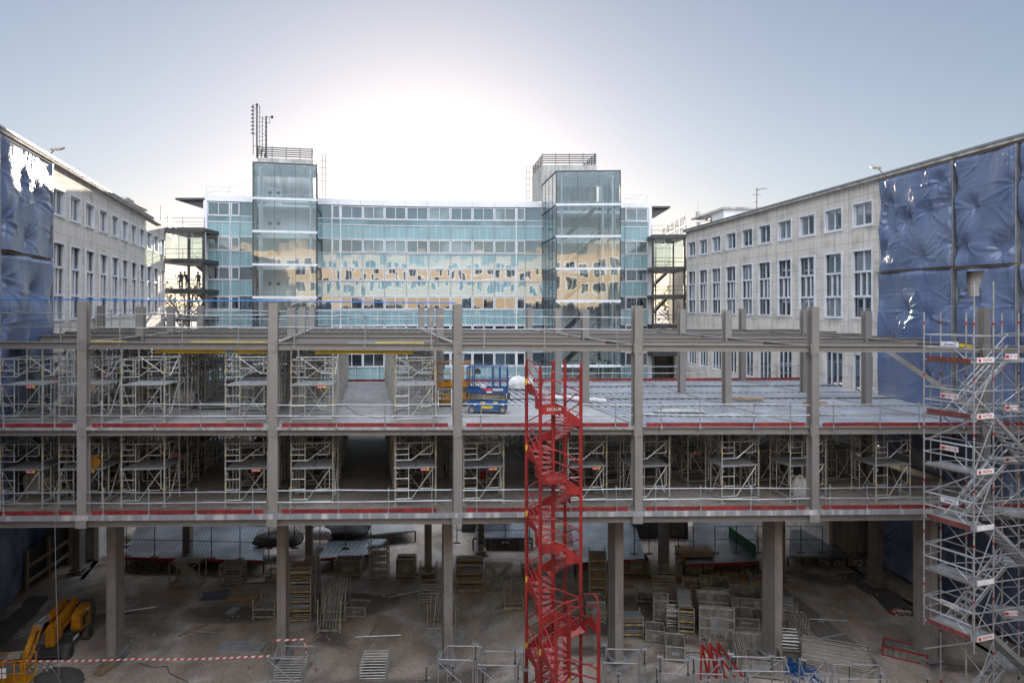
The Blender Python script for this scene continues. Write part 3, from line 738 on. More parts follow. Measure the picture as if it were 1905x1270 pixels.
def floodlight(label, p, dx):
    t = thing('floodlight', label, 'floodlight', p); b = MB()
    b.tube(p, V3(p) + V3((dx * 0.35, 0, 0.35)), 0.03, 5); b.build('bracket', M['dark'], t)
    b = MB(); b.box(V3(p) + V3((dx * 0.55, 0, 0.45)), (0.55, 0.42, 0.1), 0, R(25)); b.build('lamp_head', M['rack'], t)
p = PX(88, 37.0, H + 8.0); floodlight('flat floodlight on the left wing roof edge', (p.x, p.y, p.z), 1)
p = PX(1645, 42.0, H + 8.0); floodlight('flat floodlight on the right wing roof edge', (p.x, p.y, p.z), -1)

# ---------------------------------------------------------------- blue plastic sheeting on the wings
def tarp_mat():
    m = mat('blue_plastic_sheet', (0.065, 0.095, 0.19), (0.135, 0.17, 0.26), rough=0.24, scale=0.35, spec=0.7, stretch=(1, 1, 0.6), bump=0.0)
    nt = m.node_tree; N = nt.nodes; L = nt.links; b = N['Principled BSDF']
    tc = N.new('ShaderNodeTexCoord')
    def nz(s, det, st, dist=0.0):
        mp = N.new('ShaderNodeMapping'); mp.inputs['Scale'].default_value = st; L.new(tc.outputs['Object'], mp.inputs[0])
        n = N.new('ShaderNodeTexNoise'); n.inputs['Scale'].default_value = s; n.inputs['Detail'].default_value = det; n.inputs['Distortion'].default_value = dist
        L.new(mp.outputs[0], n.inputs[0]); return n.outputs['Fac']
    wv = N.new('ShaderNodeTexWave'); wv.bands_direction = 'Z'; wv.inputs['Scale'].default_value = 1.05; wv.inputs['Distortion'].default_value = 3.0; wv.inputs['Detail'].default_value = 2
    L.new(tc.outputs['Object'], wv.inputs[0])
    pw = N.new('ShaderNodeMath'); pw.operation = 'POWER'; pw.inputs[1].default_value = 14.0; L.new(wv.outputs['Fac'], pw.inputs[0])
    ad = N.new('ShaderNodeMath'); ad.operation = 'MULTIPLY_ADD'; ad.inputs[1].default_value = 0.05
    L.new(pw.outputs[0], ad.inputs[0]); L.new(nz(2.2, 5, (1.8, 1.8, 0.6), 1.6), ad.inputs[2])
    bp = N.new('ShaderNodeBump'); bp.inputs['Strength'].default_value = 0.6; bp.inputs['Distance'].default_value = 0.05
    L.new(ad.outputs[0], bp.inputs['Height']); L.new(bp.outputs[0], b.inputs['Normal'])
    return m
M['tarp'] = tarp_mat()
def tarp(root, label, s0, s1, z0, z1, seed, hole=None, n_anchor=5, inset=0.0):
    r = random.Random(seed); step = 0.06
    nu, nz_ = int((s1 - s0) / step), int((z1 - z0) / step)
    anc = [(r.uniform(s0, s1), r.uniform(z0 + .5, z1 - 1.0), r.uniform(0, 6.28), r.randint(5, 9)) for _ in range(n_anchor)] + [(s0, z1 - 1.5, 1.0, 6), (s1, z1 - 2.0, 2.0, 6), (s0, z0 + 1.0, 2.0, 6), (s1, z0 + 1.2, 1.2, 6)]
    b = MB(); nr = np.random.RandomState(seed)
    U, Z = np.meshgrid(np.linspace(s0, s1, nu + 1), np.linspace(z0, z1, nz_ + 1))
    big = np.array([[noise.noise(V3((u * 0.42, z * 0.36, seed))) for u in U[0]] for z in Z[:, 0]])
    mid = np.array([[noise.noise(V3((u * 1.2, z * 0.6, seed + 9))) for u in U[0]] for z in Z[:, 0]])
    Hh = 0.34 + 0.26 * big + 0.05 * mid
    for au, az, ph, k in anc:                               # tied or tucked points with tension creases fanning out
        du, dz = U - au, Z - az; q = np.hypot(du, dz * .85)
        Hh -= 0.26 * np.exp(-(q / .42) ** 2)
        for _ in range(k + 5):
            th = nr.uniform(0, 2 * np.pi); L_ = nr.uniform(.7, 2.6); c, s_ = np.cos(th), np.sin(th)
            t = (du * c + dz * s_) / L_; p = -du * s_ + dz * c + .12 * np.sin(t * 3 + ph) * t
            w_ = .035 + .09 * np.clip(t, 0, 1)
            Hh += nr.uniform(.03, .085) * np.exp(-(p / w_) ** 2) * np.clip(t * 6, 0, 1) * np.clip(1 - t, 0, 1)
    for _ in range(int((s1 - s0) * 3.2)):                   # gathers hanging from the top edge and long slack folds
        x0 = nr.uniform(s0, s1); L_ = nr.uniform(.5, 2.2); t = (z1 - Z) / L_
        Hh += nr.uniform(.02, .06) * np.exp(-((U - x0 - .15 * t * nr.uniform(-1, 1)) / (.05 + .06 * t)) ** 2) * np.clip(1 - t, 0, 1)
    for _ in range(int((s1 - s0) * (z1 - z0) * .32)):
        x0, y0, th = nr.uniform(s0, s1), nr.uniform(z0, z1), nr.normal(0.0, .5) + (np.pi / 2 if nr.rand() < .35 else .9 * nr.choice((-1, 1))); L_ = nr.uniform(.3, 1.1); c, s_ = np.cos(th), np.sin(th)
        du, dz = U - x0, Z - y0; t = (du * c + dz * s_) / L_; p = -du * s_ + dz * c + .1 * np.sin(t * 2.5 + x0)
        Hh += nr.uniform(.015, .05) * np.exp(-(p / nr.uniform(.03, .07)) ** 2) * np.exp(-t ** 4)
    Hh += 0.016 * (1 - np.abs(np.sin(Z * 9.8 + .3 * mid))) ** 8   # flattened packing folds
    E = np.clip(np.minimum(np.minimum(U - s0, s1 - U), z1 - Z) / .25, 0, 1)
    Y = -np.maximum(.04, Hh * (.35 + .65 * E))
    b.v = [V3((U[j, i], Y[j, i], Z[j, i])) for j in range(nz_ + 1) for i in range(nu + 1)]
    for j in range(nz_):
        for i in range(nu):
            if hole:
                u = s0 + (s1 - s0) * i / nu; z = z0 + (z1 - z0) * j / nz_
                if hole[0] + 0.2 * noise.noise(V3((0, z * 2, 1))) < u < hole[1] + 0.35 * (z - hole[2]) and hole[2] < z < hole[3]: continue
            a = j * (nu + 1) + i; b.f.append((a, a + 1, a + nu + 2, a + nu + 1)); b.m.append(0)
    t = thing('plastic_sheet', label, 'plastic sheet', MATS[root.name] @ V3((s0, inset, z0)), root.rotation_euler.z, 'blue plastic sheets hung on the wings')
    b.v = [v - V3((s0, 0, z0)) for v in b.v]
    b.build('sheet', M['tarp'], t, local=True, smooth=True)
    f = MB(); L_ = s1 - s0; Hh = z1 - z0
    f.bb((0, -0.2, Hh - 0.06), (L_, -0.05, Hh + 0.04)); f.build('top_batten', M['board'], t, local=True)
    f = MB(); f.bb((L_ - 0.06, -0.28, 0), (L_ + 0.02, -0.06, Hh - 0.06)); f.build('side_batten', M['galv'], t, local=True)
    return t
sR = lambda d: (73 - d) * RK
sL = lambda d: (d + 4) * LK
tarp(rw, 'blue plastic sheet beside the last stone window bay of the right wing', sR(42.1), sR(36.15), H + 2.05, H + 7.7, 21, n_anchor=11)
tarp(rw, 'upper blue plastic sheet at the right edge of the photo', sR(36.1), sR(32.3), H + 2.0, H + 7.7, 22, n_anchor=5)
tarp(rw, 'upper blue sheet running out of the frame on the right wing', sR(32.25), sR(27), H + 2.0, H + 7.7, 23)
tarp(rw, 'lower dark blue sheet behind the black panels on the right wing', sR(42.3), sR(36.2), H - 9.5, H + 2.0, 24, n_anchor=9)
tarp(rw, 'lower blue sheet with a torn opening behind the grey stair scaffold', sR(36.1), sR(32.3), H - 9.5, H + 1.95, 25, hole=(sR(35.2), sR(34.5), H + 0.4, H + 1.7), n_anchor=6)
tarp(rw, 'lower blue sheet behind the outer end of the grey stair scaffold', sR(32.25), sR(26), H - 9.5, H + 1.95, 26)
tarp(lw, 'blue plastic sheet on the left wing with a sunlit silvery top', sL(30.5), sL(37.0), H + 2.5, H + 7.7, 27, n_anchor=6)
tarp(lw, 'lower blue sheet on the left wing behind the guardrails', sL(30.5), sL(37.0), H - 9.5, H + 2.45, 28, n_anchor=9)
tarp(lw, 'dark blue curtain hung inside the open base of the left wing', sL(31), sL(46), 0.3, H - 9.7, 31, n_anchor=9, inset=3.2)
tarp(rw, 'dark blue curtain hung inside the open base of the right wing', sR(46), sR(31), 0.3, H - 9.7, 32, n_anchor=9, inset=2.2)
tarp(lw, 'blue sheet running out of the frame on the left wing', sL(24), sL(30.45), H - 9.5, H + 7.7, 29)

# ================================================================ WALKWAY BRIDGES BETWEEN WINGS AND OFFICE BUILDING
def person(label, p, rz, coat, legs, pose):
    t = thing('person', label, 'person', p, rz, 'people on the walkway')
    z = V3
    J = {'pel': z((0, 0, .95)), 'spi': z((0, -pose * .10, 1.2)), 'che': z((0, -pose * .22, 1.42)), 'nec': z((0, -pose * .28, 1.53)), 'hd0': z((0, -pose * .33, 1.62)), 'hd1': z((0, -pose * .34, 1.74))}
    for s, n in ((-1, 'l'), (1, 'r')):
        J['hip' + n] = z((s * .10, 0, .90)); J['kne' + n] = z((s * .12, -.02 + s * .03, .48)); J['ank' + n] = z((s * .13, .02 + s * .03, .09)); J['toe' + n] = z((s * .15, -.13 + s * .03, .04))
        J['sho' + n] = z((s * .19, -pose * .22, 1.43)); J['elb' + n] = z((s * .26, -pose * .28 - .05, 1.16)); J['wri' + n] = z((s * .18, -pose * .35 - .25, 1.06))
        J['pal' + n] = z((s * .165, -pose * .36 - .32, 1.05))
        for k in range(5):
            J['fa%d%s' % (k, n)] = z((s * (.165 + (.018 * (k - 1.5) if k < 4 else -.05)), -pose * .36 - .38 + (.03 if k == 4 else 0), 1.05 - .005 * k)); J['fb%d%s' % (k, n)] = z((s * (.165 + (.02 * (k - 1.5) if k < 4 else -.07)), -pose * .36 - .41 + (.03 if k == 4 else 0) + .006 * abs(k - 1), 1.02))
    rad = dict(pel=.15, spi=.145, che=.165, nec=.062, hd0=.085, hd1=.095)
    E = [('pel', 'spi'), ('spi', 'che'), ('che', 'nec'), ('nec', 'hd0'), ('hd0', 'hd1')]
    for n in 'lr':
        rad.update({'hip' + n: .105, 'kne' + n: .072, 'ank' + n: .05, 'toe' + n: .04, 'sho' + n: .075, 'elb' + n: .052, 'wri' + n: .036, 'pal' + n: .04})
        E += [('pel', 'hip' + n), ('hip' + n, 'kne' + n), ('kne' + n, 'ank' + n), ('ank' + n, 'toe' + n), ('che', 'sho' + n), ('sho' + n, 'elb' + n), ('elb' + n, 'wri' + n), ('wri' + n, 'pal' + n)]
        for k in range(5):
            rad['fa%d%s' % (k, n)] = .011; rad['fb%d%s' % (k, n)] = .009; E += [('pal' + n, 'fa%d%s' % (k, n)), ('fa%d%s' % (k, n), 'fb%d%s' % (k, n))]
    ks = list(J); me = bpy.data.meshes.new('skel'); me.from_pydata([tuple(J[k]) for k in ks], [(ks.index(a), ks.index(b)) for a, b in E], [])
    ob = bpy.data.objects.new('skel', me); col.objects.link(ob)
    ob.modifiers.new('s', 'SKIN'); sm = ob.modifiers.new('d', 'SUBSURF'); sm.levels = 1
    sv = me.skin_vertices[0].data
    for i, k in enumerate(ks):
        sv[i].radius = (rad[k], rad[k] * (.75 if k in ('pel', 'spi', 'che') else 1)); sv[i].use_root = (k == 'pel')
    dg = bpy.context.evaluated_depsgraph_get(); dg.update()
    m2 = bpy.data.meshes.new_from_object(ob.evaluated_get(dg)); bpy.data.objects.remove(ob)
    m2.name = 'body'; m2.materials.clear()
    for q in (coat, legs, M['skin']): m2.materials.append(q)
    for f in m2.polygons:
        c = f.center; f.use_smooth = True
        f.material_index = 2 if c.z > 1.54 or (c.y < -pose * .35 - .27 and c.z > .9) else (0 if c.z > .82 else 1)
    b = bpy.data.objects.new('body', m2); link_part(b, t)
    h = MB(); c = J['hd1'] + V3((0, .012, .02)); h.lathe(c + V3((0, 0, -.03)), [(.104, -.03), (.108, .02), (.09, .07), (.05, .10), (.01, .11)], 12); h.build('hair', M['black'], t, local=True)
    h = MB()
    hx = J['hd0'] + V3((0, -.095, .045)); h.box(hx, (.025, .035, .045)); h.box(hx + V3((0, .012, -.05)), (.05, .012, .012))
    for s in (-1, 1): h.box(hx + V3((s * .035, .016, .03)), (.02, .012, .012)); h.box(J['hd0'] + V3((s * .10, 0, .04)), (.02, .035, .06))
    h.build('face', M['skin'], t, local=True)
    return t
M['skin'] = mat('skin', (0.35, 0.2, 0.15), (0.33, 0.19, 0.14), rough=0.5)
M['navy'] = mat('navy_cloth', (0.02, 0.022, 0.04), (0.03, 0.03, 0.05), rough=0.9)
M['greycloth'] = mat('grey_cloth', (0.16, 0.16, 0.18), (0.1, 0.1, 0.12), rough=0.9)

def bridge(label, x0, x1, d0, d1, zs, glass_top, rail_posts, stair_dir, scr):
    t = thing('walkway_bridge', label, 'walkway bridge', ((x0 + x1) / 2, (d0 + d1) / 2, 0))
    for i, z in enumerate(zs):
        s = MB(); s.bb((x0, d0, z - 0.42), (x1, d1, z)); s.bar((x0, d0 - 0.06, z - 0.2), (x1, d0 - 0.06, z - 0.2), 0.1, 0.44); s.build('floor_slab', M['dark'], t)
    r = MB()
    for z in zs:
        for h in (0.05, 0.6, 1.05): r.tube((x0, d0 + .1, z + h), (x1, d0 + .1, z + h), 0.025, 5)
        for k in range(rail_posts + 1): r.tube((x0 + (x1 - x0) * k / rail_posts, d0 + .1, z), (x0 + (x1 - x0) * k / rail_posts, d0 + .1, z + 1.05), 0.025, 5)
        for h in (0.6, 1.05): r.tube((x0, d1 - .1, z + h), (x1, d1 - .1, z + h), 0.025, 5)
    r.build('railing', M['dark'], t)
    c = MB()
    for x in (x0 + .15, x1 - .15):
        for y in (d0 + .25, d1 - .25): c.bar((x, y, 0), (x, y, zs[0] - .42), 0.22, 0.22)
    xm = x0 + (x1 - x0) * 0.42; c.bar((xm, d1 - .25, 0), (xm, d1 - .25, zs[0] - .42), 0.14, 0.14)
    c.build('posts', M['dark'], t)
    for z1, z0 in list(zip(zs[:-1], zs[1:]))[1:]:
        s = MB(); ya = d1 + 0.3
        a, b = (x0 + .5, x1 - .4) if stair_dir > 0 else (x1 - .5, x0 + .2)
        for y in (ya, ya + 1.0): s.bar((a, y, z1 - .1), (b, y, z0), 0.05, 0.3)
        s.tube((a, ya, z1 + .9), (b, ya, z0 + 1.0), 0.03, 5); s.tube((a, ya, z1 + .45), (b, ya, z0 + .5), 0.02, 5)
        for k in range(14):
            f = (k + .5) / 14; s.box((a + (b - a) * f, ya + .5, z1 + (z0 - z1) * f - .05), (.27, 1.0, .04))
        s.build('stair_flight', M['dark'], t)
    gl = MB(); z0, z1 = zs[1], zs[0] - .42
    n = 3
    for y in (d1 - .2,): gl.quad((x0, y, z0), (x1, y, z0), (x1, y, z1), (x0, y, z1))
    gl.build('glazing', M['clear'], t); gl = MB(); gl.quad((x0 + .3, d0 + .35, z0), (x1, d0 + .35, z0), (x1, d0 + .35, z1), (x0 + .3, d0 + .35, z1)); gl.build('glazing', M['clear'], t)
    gm = MB()
    for k in range(n + 1):
        x = x0 + .3 + (x1 - x0 - .3) * k / n
        for y in (d0 + .35, d1 - .2): gm.bar((x, y, z0), (x, y, z1), 0.06, 0.06)
    for y in (d0 + .35, d1 - .2): gm.bar((x0, y, z1 - .6), (x1, y, z1 - .6), .05, .05)
    gm.build('glazing_bars', M['frame'], t)
    return t
zsL = [ZR(424, 70), ZR(482, 70), ZR(538, 70), ZR(590, 70), ZR(640, 70)]
xL0, xL1 = PX(299, 70).x, PX(379.5, 70).x
bl = bridge('four storey steel walkway joining the left wing to the glass office block', xL0, xL1, 70, 76, zsL, 1, 2, 1, 0)
zsR = [ZR(437, 76), ZR(497, 76), ZR(549, 76), ZR(604, 76), ZR(655, 76)]
xR0, xR1 = PX(1213, 76).x, PX(1277, 76).x
br_ = bridge('four storey steel walkway joining the glass office block to the right wing', xR0, xR1, 76, 82, zsR, 1, 2, -1, 0)
person('person in a dark jacket and grey bag leaning towards the walkway rail at left', (PX(336, 70.6).x, 70.65, zsL[2]), R(20), M['navy'], M['navy'], 0.9)
person('crouched shorter person bending over the walkway rail in the middle', (PX(348.5, 70.6).x, 70.6, zsL[2] - 0.0), R(-10), M['navy'], M['greycloth'], 1.3)
person('person in a long dark coat standing alone at the right end of the walkway', (PX(369, 70.6).x, 70.65, zsL[2]), R(0), M['navy'], M['greycloth'], 0.3)
def screen(label, p0, p1, z0, z1, n, m, mesh):
    t = thing('screen_fence', label, 'screen fence', (p0[0], p0[1], z0))
    a, b = V3((*p0, 0)), V3((*p1, 0)); f = MB()
    for k in range(n + 1):
        p = a + (b - a) * k / n; f.bar((p.x, p.y, z0), (p.x, p.y, z1), 0.07, 0.07)
    for z in (z0 + .05, (z0 + z1) / 2, z1): f.bar((a.x, a.y, z), (b.x, b.y, z), 0.06, 0.06)
    f.build('frame', M['dark'] if mesh else M['rack'], t)
    g = MB()
    for k in range(n):
        if not mesh and k % 2 == 1: continue
        p, q = a + (b - a) * (k + .06) / n, a + (b - a) * (k + .94) / n
        for zz0, zz1 in ((z0 + .1, (z0 + z1) / 2 - .06), ((z0 + z1) / 2 + .06, z1 - .06)):
            if mesh:
                for i in range(9):
                    z = zz0 + (zz1 - zz0) * i / 8; g.tube((p.x, p.y, z), (q.x, q.y, z), 0.008, 4)
                for i in range(9):
                    s = p + (q - p) * i / 8; g.tube((s.x, s.y, zz0), (s.x, s.y, zz1), 0.008, 4)
            else: g.hexa([(p.x, p.y, zz0), (q.x, q.y, zz0), (q.x + .03, q.y + .01, zz0), (p.x + .03, p.y + .01, zz0)], [(p.x, p.y, zz1), (q.x, q.y, zz1), (q.x + .03, q.y + .01, zz1), (p.x + .03, p.y + .01, zz1)])
    g.build('infill', m, t)
p, q = PX(299, 69), PX(329, 88); screen('brown and white panel screen above the left walkway roof', (p.x, p.y), (q.x, q.y), zsL[0], zsL[0] + 2.2, 5, mat('brown_panel', (0.16, 0.09, 0.07), (0.13, 0.08, 0.06), rough=0.6), False)
p, q = PX(1274, 77), PX(1232, 90); screen('wire mesh screen rising along the right walkway roof', (p.x, p.y), (q.x, q.y), zsR[0], zsR[0] + 2.4, 5, M['dark'], True)

# low blocks added beyond the walkways to stop sun streaks through the gaps
for lab, x0, x1, y0, top in (('low concrete block added to stop sun through the gap below the right walkway', 15.8, 26, 84.5, H - 3.2), ('low concrete block added to stop sun through the gap below the left walkway', -46, -32.4, 78.5, H - 3.0)):
    b = MB(); b.bb((x0, y0, 0), (x1, y0 + 8, top)); b.bb((x0 - .1, y0 - .15, top), (x1 + .1, y0 + 8.1, top + .25)); tag(b.build('sun_blocker', M['greyconc']), lab, 'sun blocker')
b = MB(); b.bb((PX(1252, 82).x, 82.2, 0), (PX(1274, 82).x, 84.3, ZR(497, 76)))
b.build('stair_core', M['greyconc'], br_)
# ================================================================ SUNLIT BUILDING BEHIND THE CAMERA (seen in the glass)
bb = thing('courtyard_building', 'tall sunlit beige building mirrored in the glass of the office block', 'building', (0, -4, 0), math.pi)
bm = mat('beige_render', (0.68, 0.54, 0.38), (0.60, 0.47, 0.33), rough=0.8, scale=0.6, stretch=(1, 1, 6))
ops = []
for i in range(30):
    x = -44 + i * 3.1
    for zc_ in (H - 9.0, H - 5.6, H - 1.9, H + 3.2, H + 6.8): ops.append((x, x + 2.1, zc_, zc_ + 2.1))
w = MB(); wops = [(a + 50, b + 50, c, d) for a, b, c, d in ops]
wall_open(w, 100, 0, H + 10.6, wops, 0.25); w.v = [v - V3((50, 0, 0)) for v in w.v]
w.quad((-50, 0, H + 10.6), (50, 0, H + 10.6), (50, 10, H + 10.6), (-50, 10, H + 10.6)); w.quad((50, 10, 0), (-50, 10, 0), (-50, 10, H + 10.6), (50, 10, H + 10.6))
w.build('wall', bm, bb, local=True)
w = MB(); g2 = MB()
for a, b, c, d in ops:
    win_frame(w, a - .12, b + .12, c - .12, d + .12, -0.05, 0.26, 0.15); w.bb(((a + b) / 2 - .06, 0.02, c + .16), ((a + b) / 2 + .06, .14, d - .16)); g2.quad((a, .2, c), (b, .2, c), (b, .2, d), (a, .2, d))
tag(w.build('window_frames', M['white'], bb, local=True), kind='stuff'); tag(g2.build('window_panes', M['winglass'], bb, local=True), kind='stuff')
w = MB(); w.bb((-30, 3, H + 10.6), (-10, 9, H + 13.2)); w.bb((6, 3, H + 10.6), (12, 8, H + 12.4)); w.bb((18, 3, H + 10.6), (36, 8, H + 13.0)); w.build('roof_plant', M['greyconc'], bb, local=True)

# ================================================================ FAR TREES SEEN THROUGH THE WALKWAYS
M['leaf'] = mat('winter_foliage', (0.10, 0.11, 0.06), (0.15, 0.145, 0.09), rough=0.8, scale=1)
M['bark'] = mat('bark', (0.09, 0.07, 0.055), (0.05, 0.04, 0.03), rough=0.9)
def tree(label, x, y, h, seed):
    r = random.Random(seed); t = thing('tree', label, 'tree', (x, y, 0), 0, 'far trees behind the walkways')
    b = MB(); n = 8
    tips = []
    def limb(p, d, ln, rad, k):
        q = p + d * ln; b.tube(p, q, rad, 6)
        if k == 0: tips.append(q); return
        for _ in range(3):
            nd = (d + V3((r.uniform(-.7, .7), r.uniform(-.7, .7), r.uniform(-.1, .4)))).normalized(); limb(q, nd, ln * r.uniform(.6, .8), rad * .6, k - 1)
    limb(V3((x, y, 0)), V3((0, 0, 1)), h * .36, h * .016, 3)
    b.build('trunk', M['bark'], t)
    c = MB()
    for q in tips:
        for _ in range(11):
            o = q + V3((r.gauss(0, h * .07), r.gauss(0, h * .07), r.gauss(0, h * .06))); s = r.uniform(.15, .4)
            e1 = V3((r.uniform(-1, 1), r.uniform(-1, 1), r.uniform(-1, 1))).normalized() * s; e2 = V3((r.uniform(-1, 1), r.uniform(-1, 1), r.uniform(-1, 1))).normalized() * s
            c.quad(o - e1, o + e2, o + e1, o - e2)
    c.build('crown', M['leaf'], t)
tree('bushy far tree seen through the upper glazing of the left walkway', -62, 130, 23, 1)
tree('far tree partly hidden by the left walkway stairs', -75, 150, 24, 3)
tree('far tree seen between the right walkway and the office block', 31, 122, 22, 4)
tree('far tree at the wing end of the right walkway', 37, 140, 23, 5)
# ================================================================ STEEL FRAME UNDER CONSTRUCTION
LINES = [-1, 0, 1, 2, 3, 4, 5, 6]                 # frame lines across the picture
RATIO = [1.0, 1.2, 1.37, 1.57]                    # rows going back
NPX = [[-204, 156, 509, 851, 1185, 1512, 1830, 2140], [13, 262, 542, 818, 1088, 1352, 1612, 1870], [105, 318, 562, 801, 1037, 1268, 1496, 1692], [188, 373, 580, 784, 985, 1190, 1381, 1550]]
def node(i, r):
    """Plan position of frame line i (-1..6), row r (0..3), both may be fractional."""
    def nn(ii, rr):
        d = (29.5 + 0.4 * ii) * RATIO[rr]; return PX(NPX[rr][ii + 1], d)
    i0 = max(-1, min(5, math.floor(i))); r0 = max(0, min(2, math.floor(r))); fi, fr = i - i0, r - r0
    a = nn(i0, r0).lerp(nn(i0 + 1, r0), fi); b = nn(i0, r0 + 1).lerp(nn(i0 + 1, r0 + 1), fi)
    return a.lerp(b, fr)
def sag(p): return -0.0078 * (p.x + 18.5) * 29.5 / max(20, p.y)
Z3, Z2, Z1 = H - 1.60, H - 5.30, H - 9.03         # top of roof beams, upper deck beams, lower deck slab
fr = thing('steel_frame_building', 'unfinished three level steel frame with open beams crossing the courtyard', 'steel frame', (0, 36, 0))
def at(p, z): return V3((p.x, p.y, z + sag(p)))
for r in range(4):
    for i in LINES:
        p = node(i, r)
        if abs(p.x) > 0.82 * p.y: continue
        zb = Z1 - 0.52 if True else 0
        top = 17.55 if r == 0 else 17.3
        c = MB(); dirv = (node(i, min(3, r + .5)) - node(i, max(0, r - .5))).normalized()
        c.ibeam(at(p, zb), at(p, top), 0.40, 0.38, 0.03, 0.035, up=dirv)
        ob = c.build('column', M['steel'], fr)
        if r == 0:
            k = MB(); k.box(at(p, Z1 - .27) + V3((0, -0.22, 0)), (.46, .04, .56)); k.build('base_plate', M['steel'], ob)
            for z in (Z2 - 0.15, Z3 - 0.15):
                k = MB(); k.box(at(p, z) + V3((0, -.205, 0)), (.36, .02, .5))
                for zz in (z + .15, z - .15):
                    for sx in (-.1, .1): k.lathe(at(p, zz) + V3((sx, -.235, 0)), [(.022, 0), (.022, .03)], 6, 'Y')
                k.build('splice_plate', M['steel'], ob)
def beam(a, b, z, h, w, name='beam', inset=0.2):
    d = (b - a).normalized(); a2, b2 = a + d * inset, b - d * inset
    m = MB(); m.ibeam(at(a2, z - h / 2), at(b2, z - h / 2), h, w, 0.02, 0.03); m.build(name, M['steel'], fr)
for r in range(4):
    for i in range(-1, 6):
        a, b = node(i, r), node(i + 1, r)
        if a.x > 0.80 * a.y or b.x < -0.80 * b.y: continue
        beam(a, b, Z3, 0.30, 0.24)
        if r in (0, 3) or i >= 2: beam(a, b, Z2, 0.32, 0.26)
        if r == 0: beam(a, b, Z1 - 0.24, 0.28, 0.26)
for i in LINES:
    for r in range(3):
        a, b = node(i, r), node(i, r + 1)
        if abs(b.x) > 0.85 * b.y: continue
        beam(a, b, Z3 - 0.004, 0.29, 0.24, 'cross_beam')
        if i >= 3: beam(a, b, Z2 - 0.004, 0.31, 0.24, 'cross_beam')
# intermediate roof joists
for i in range(-1, 6):
    for r in (0.5, 1.5, 2.5):
        if i < 2 and r < 1: continue
        a, b = node(i, r), node(i + 1, r)
        if a.x > 0.80 * a.y or b.x < -0.80 * b.y: continue
        d = (b - a).normalized(); m = MB(); m.ibeam(at(a + d * .13, Z3 - .11), at(b - d * .13, Z3 - .11), .2, .12, .015, .02); m.build('joist', M['steel'], fr)
# diagonal knee brace by the grey stair scaffold and small cleats
m = MB(); a = node(5, 0); q = node(5, 1)
m.bar(at(PX(1650, 33), Z3 - .35), at(PX(1830, 31.5), Z2 + .5), 0.16, 0.22); m.build('diagonal_brace', M['steel'], fr)
# slabs -------------------------------------------------------------------------------------------
def ring(i0, i1, r0, r1, n=1, ext0=0.0, ext1=0.0):
    f = [node(i0 + (i1 - i0) * k / n, r0) + V3((0, -ext0, 0)) for k in range(n + 1)]
    b = [node(i0 + (i1 - i0) * k / n, r1) + V3((0, ext1, 0)) for k in range(n + 1)]
    return f, b
def sloped(mb, f, b, zt, th):
    for k in range(len(f) - 1):
        q = [f[k], f[k + 1], b[k + 1], b[k]]
        mb.hexa([at(p, zt - th) for p in q], [at(p, zt) for p in q])
m = MB(); f, b = ring(-1.2, 6, 0, 3, 8, 0.22, 0.5); sloped(m, f, b, Z1, 0.15); m.build('lower_deck_slab', M['conc2'], fr)
m = MB()
for k in range(len(f) - 1):
    p, q = f[k], f[k + 1]; o = V3((0, -.03, 0)); e = V3((0, 0.02, 0))
    p2, q2 = p + (q - p) * 0.0, q
    m.hexa([at(p2, Z1 - .22) + o, at(q2, Z1 - .22) + o, at(q2, Z1 - .22) - e * .4, at(p2, Z1 - .22) - e * .4], [at(p2, Z1 + .005) + o, at(q2, Z1 + .005) + o, at(q2, Z1 + .005) - e * .4, at(p2, Z1 + .005) - e * .4])
m.build('slab_edge_strip', M['edge'], fr)
m = MB(); f, b = ring(-1.2, 2, 0, 3, 4, 0.2, 0.4); sloped(m, f, b, Z2 + .03, 0.12)
f, b = ring(2.0, 3.0, 0, 1.0, 1, 0.2, 0); sloped(m, f, b, Z2 + .03, 0.12)
f, b = ring(2.0, 2.35, 1.0, 3, 1, 0, 0.4); sloped(m, f, b, Z2 + .03, 0.12)
m.build('upper_deck_slab', M['conc'], fr)
def decking(i0, i1, r0, r1, z, m, name, pitch=0.40, h=0.085, gap=0.16):
    """Ribbed steel decking spanning back to front between two frame lines."""
    F0, F1, B0, B1 = node(i0, r0), node(i1, r0), node(i0, r1), node(i1, r1)
    L = (F1 - F0).length; n = int((L - 2 * gap) / pitch); mb = MB()
    prof = [(0, 0), (.46, 0), (.52, h), (.94, h), (1.0, 0)]
    def pt(u, back):
        a, b = (B0, B1) if back else (F0, F1); g = gap / L; uu = g + (1 - 2 * g) * u; p = a.lerp(b, uu)
        return p + V3((0, -gap if back else gap, 0))
    row0, row1 = [], []
    for k in range(n):
        for t, hh in prof[:-1]:
            u = (k + t) / n; row0.append(at(pt(u, 0), z + hh)); row1.append(at(pt(u, 1), z + hh))
    base = len(mb.v); mb.v += row0 + row1; N_ = len(row0)
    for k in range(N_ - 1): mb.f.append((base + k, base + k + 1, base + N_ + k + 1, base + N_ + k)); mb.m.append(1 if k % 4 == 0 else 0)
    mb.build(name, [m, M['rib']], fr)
for i in (2, 3, 4, 5):
    for r0, r1 in ((0, 1), (1, 2), (2, 3)):
        if i == 2 and r0 == 0: continue
        for h0, h1 in ((0.0, 0.5), (0.5, 1.0)):
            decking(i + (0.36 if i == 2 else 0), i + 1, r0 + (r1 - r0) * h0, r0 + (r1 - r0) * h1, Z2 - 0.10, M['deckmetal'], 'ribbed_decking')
for i in (-1, 0, 1):
    for r0, r1 in ((1.95, 1.985), (2.6, 2.63)):
        decking(i, i + 1, r0, r1, Z3 - 0.02, M['deckmetal'], 'ribbed_decking', gap=.05)
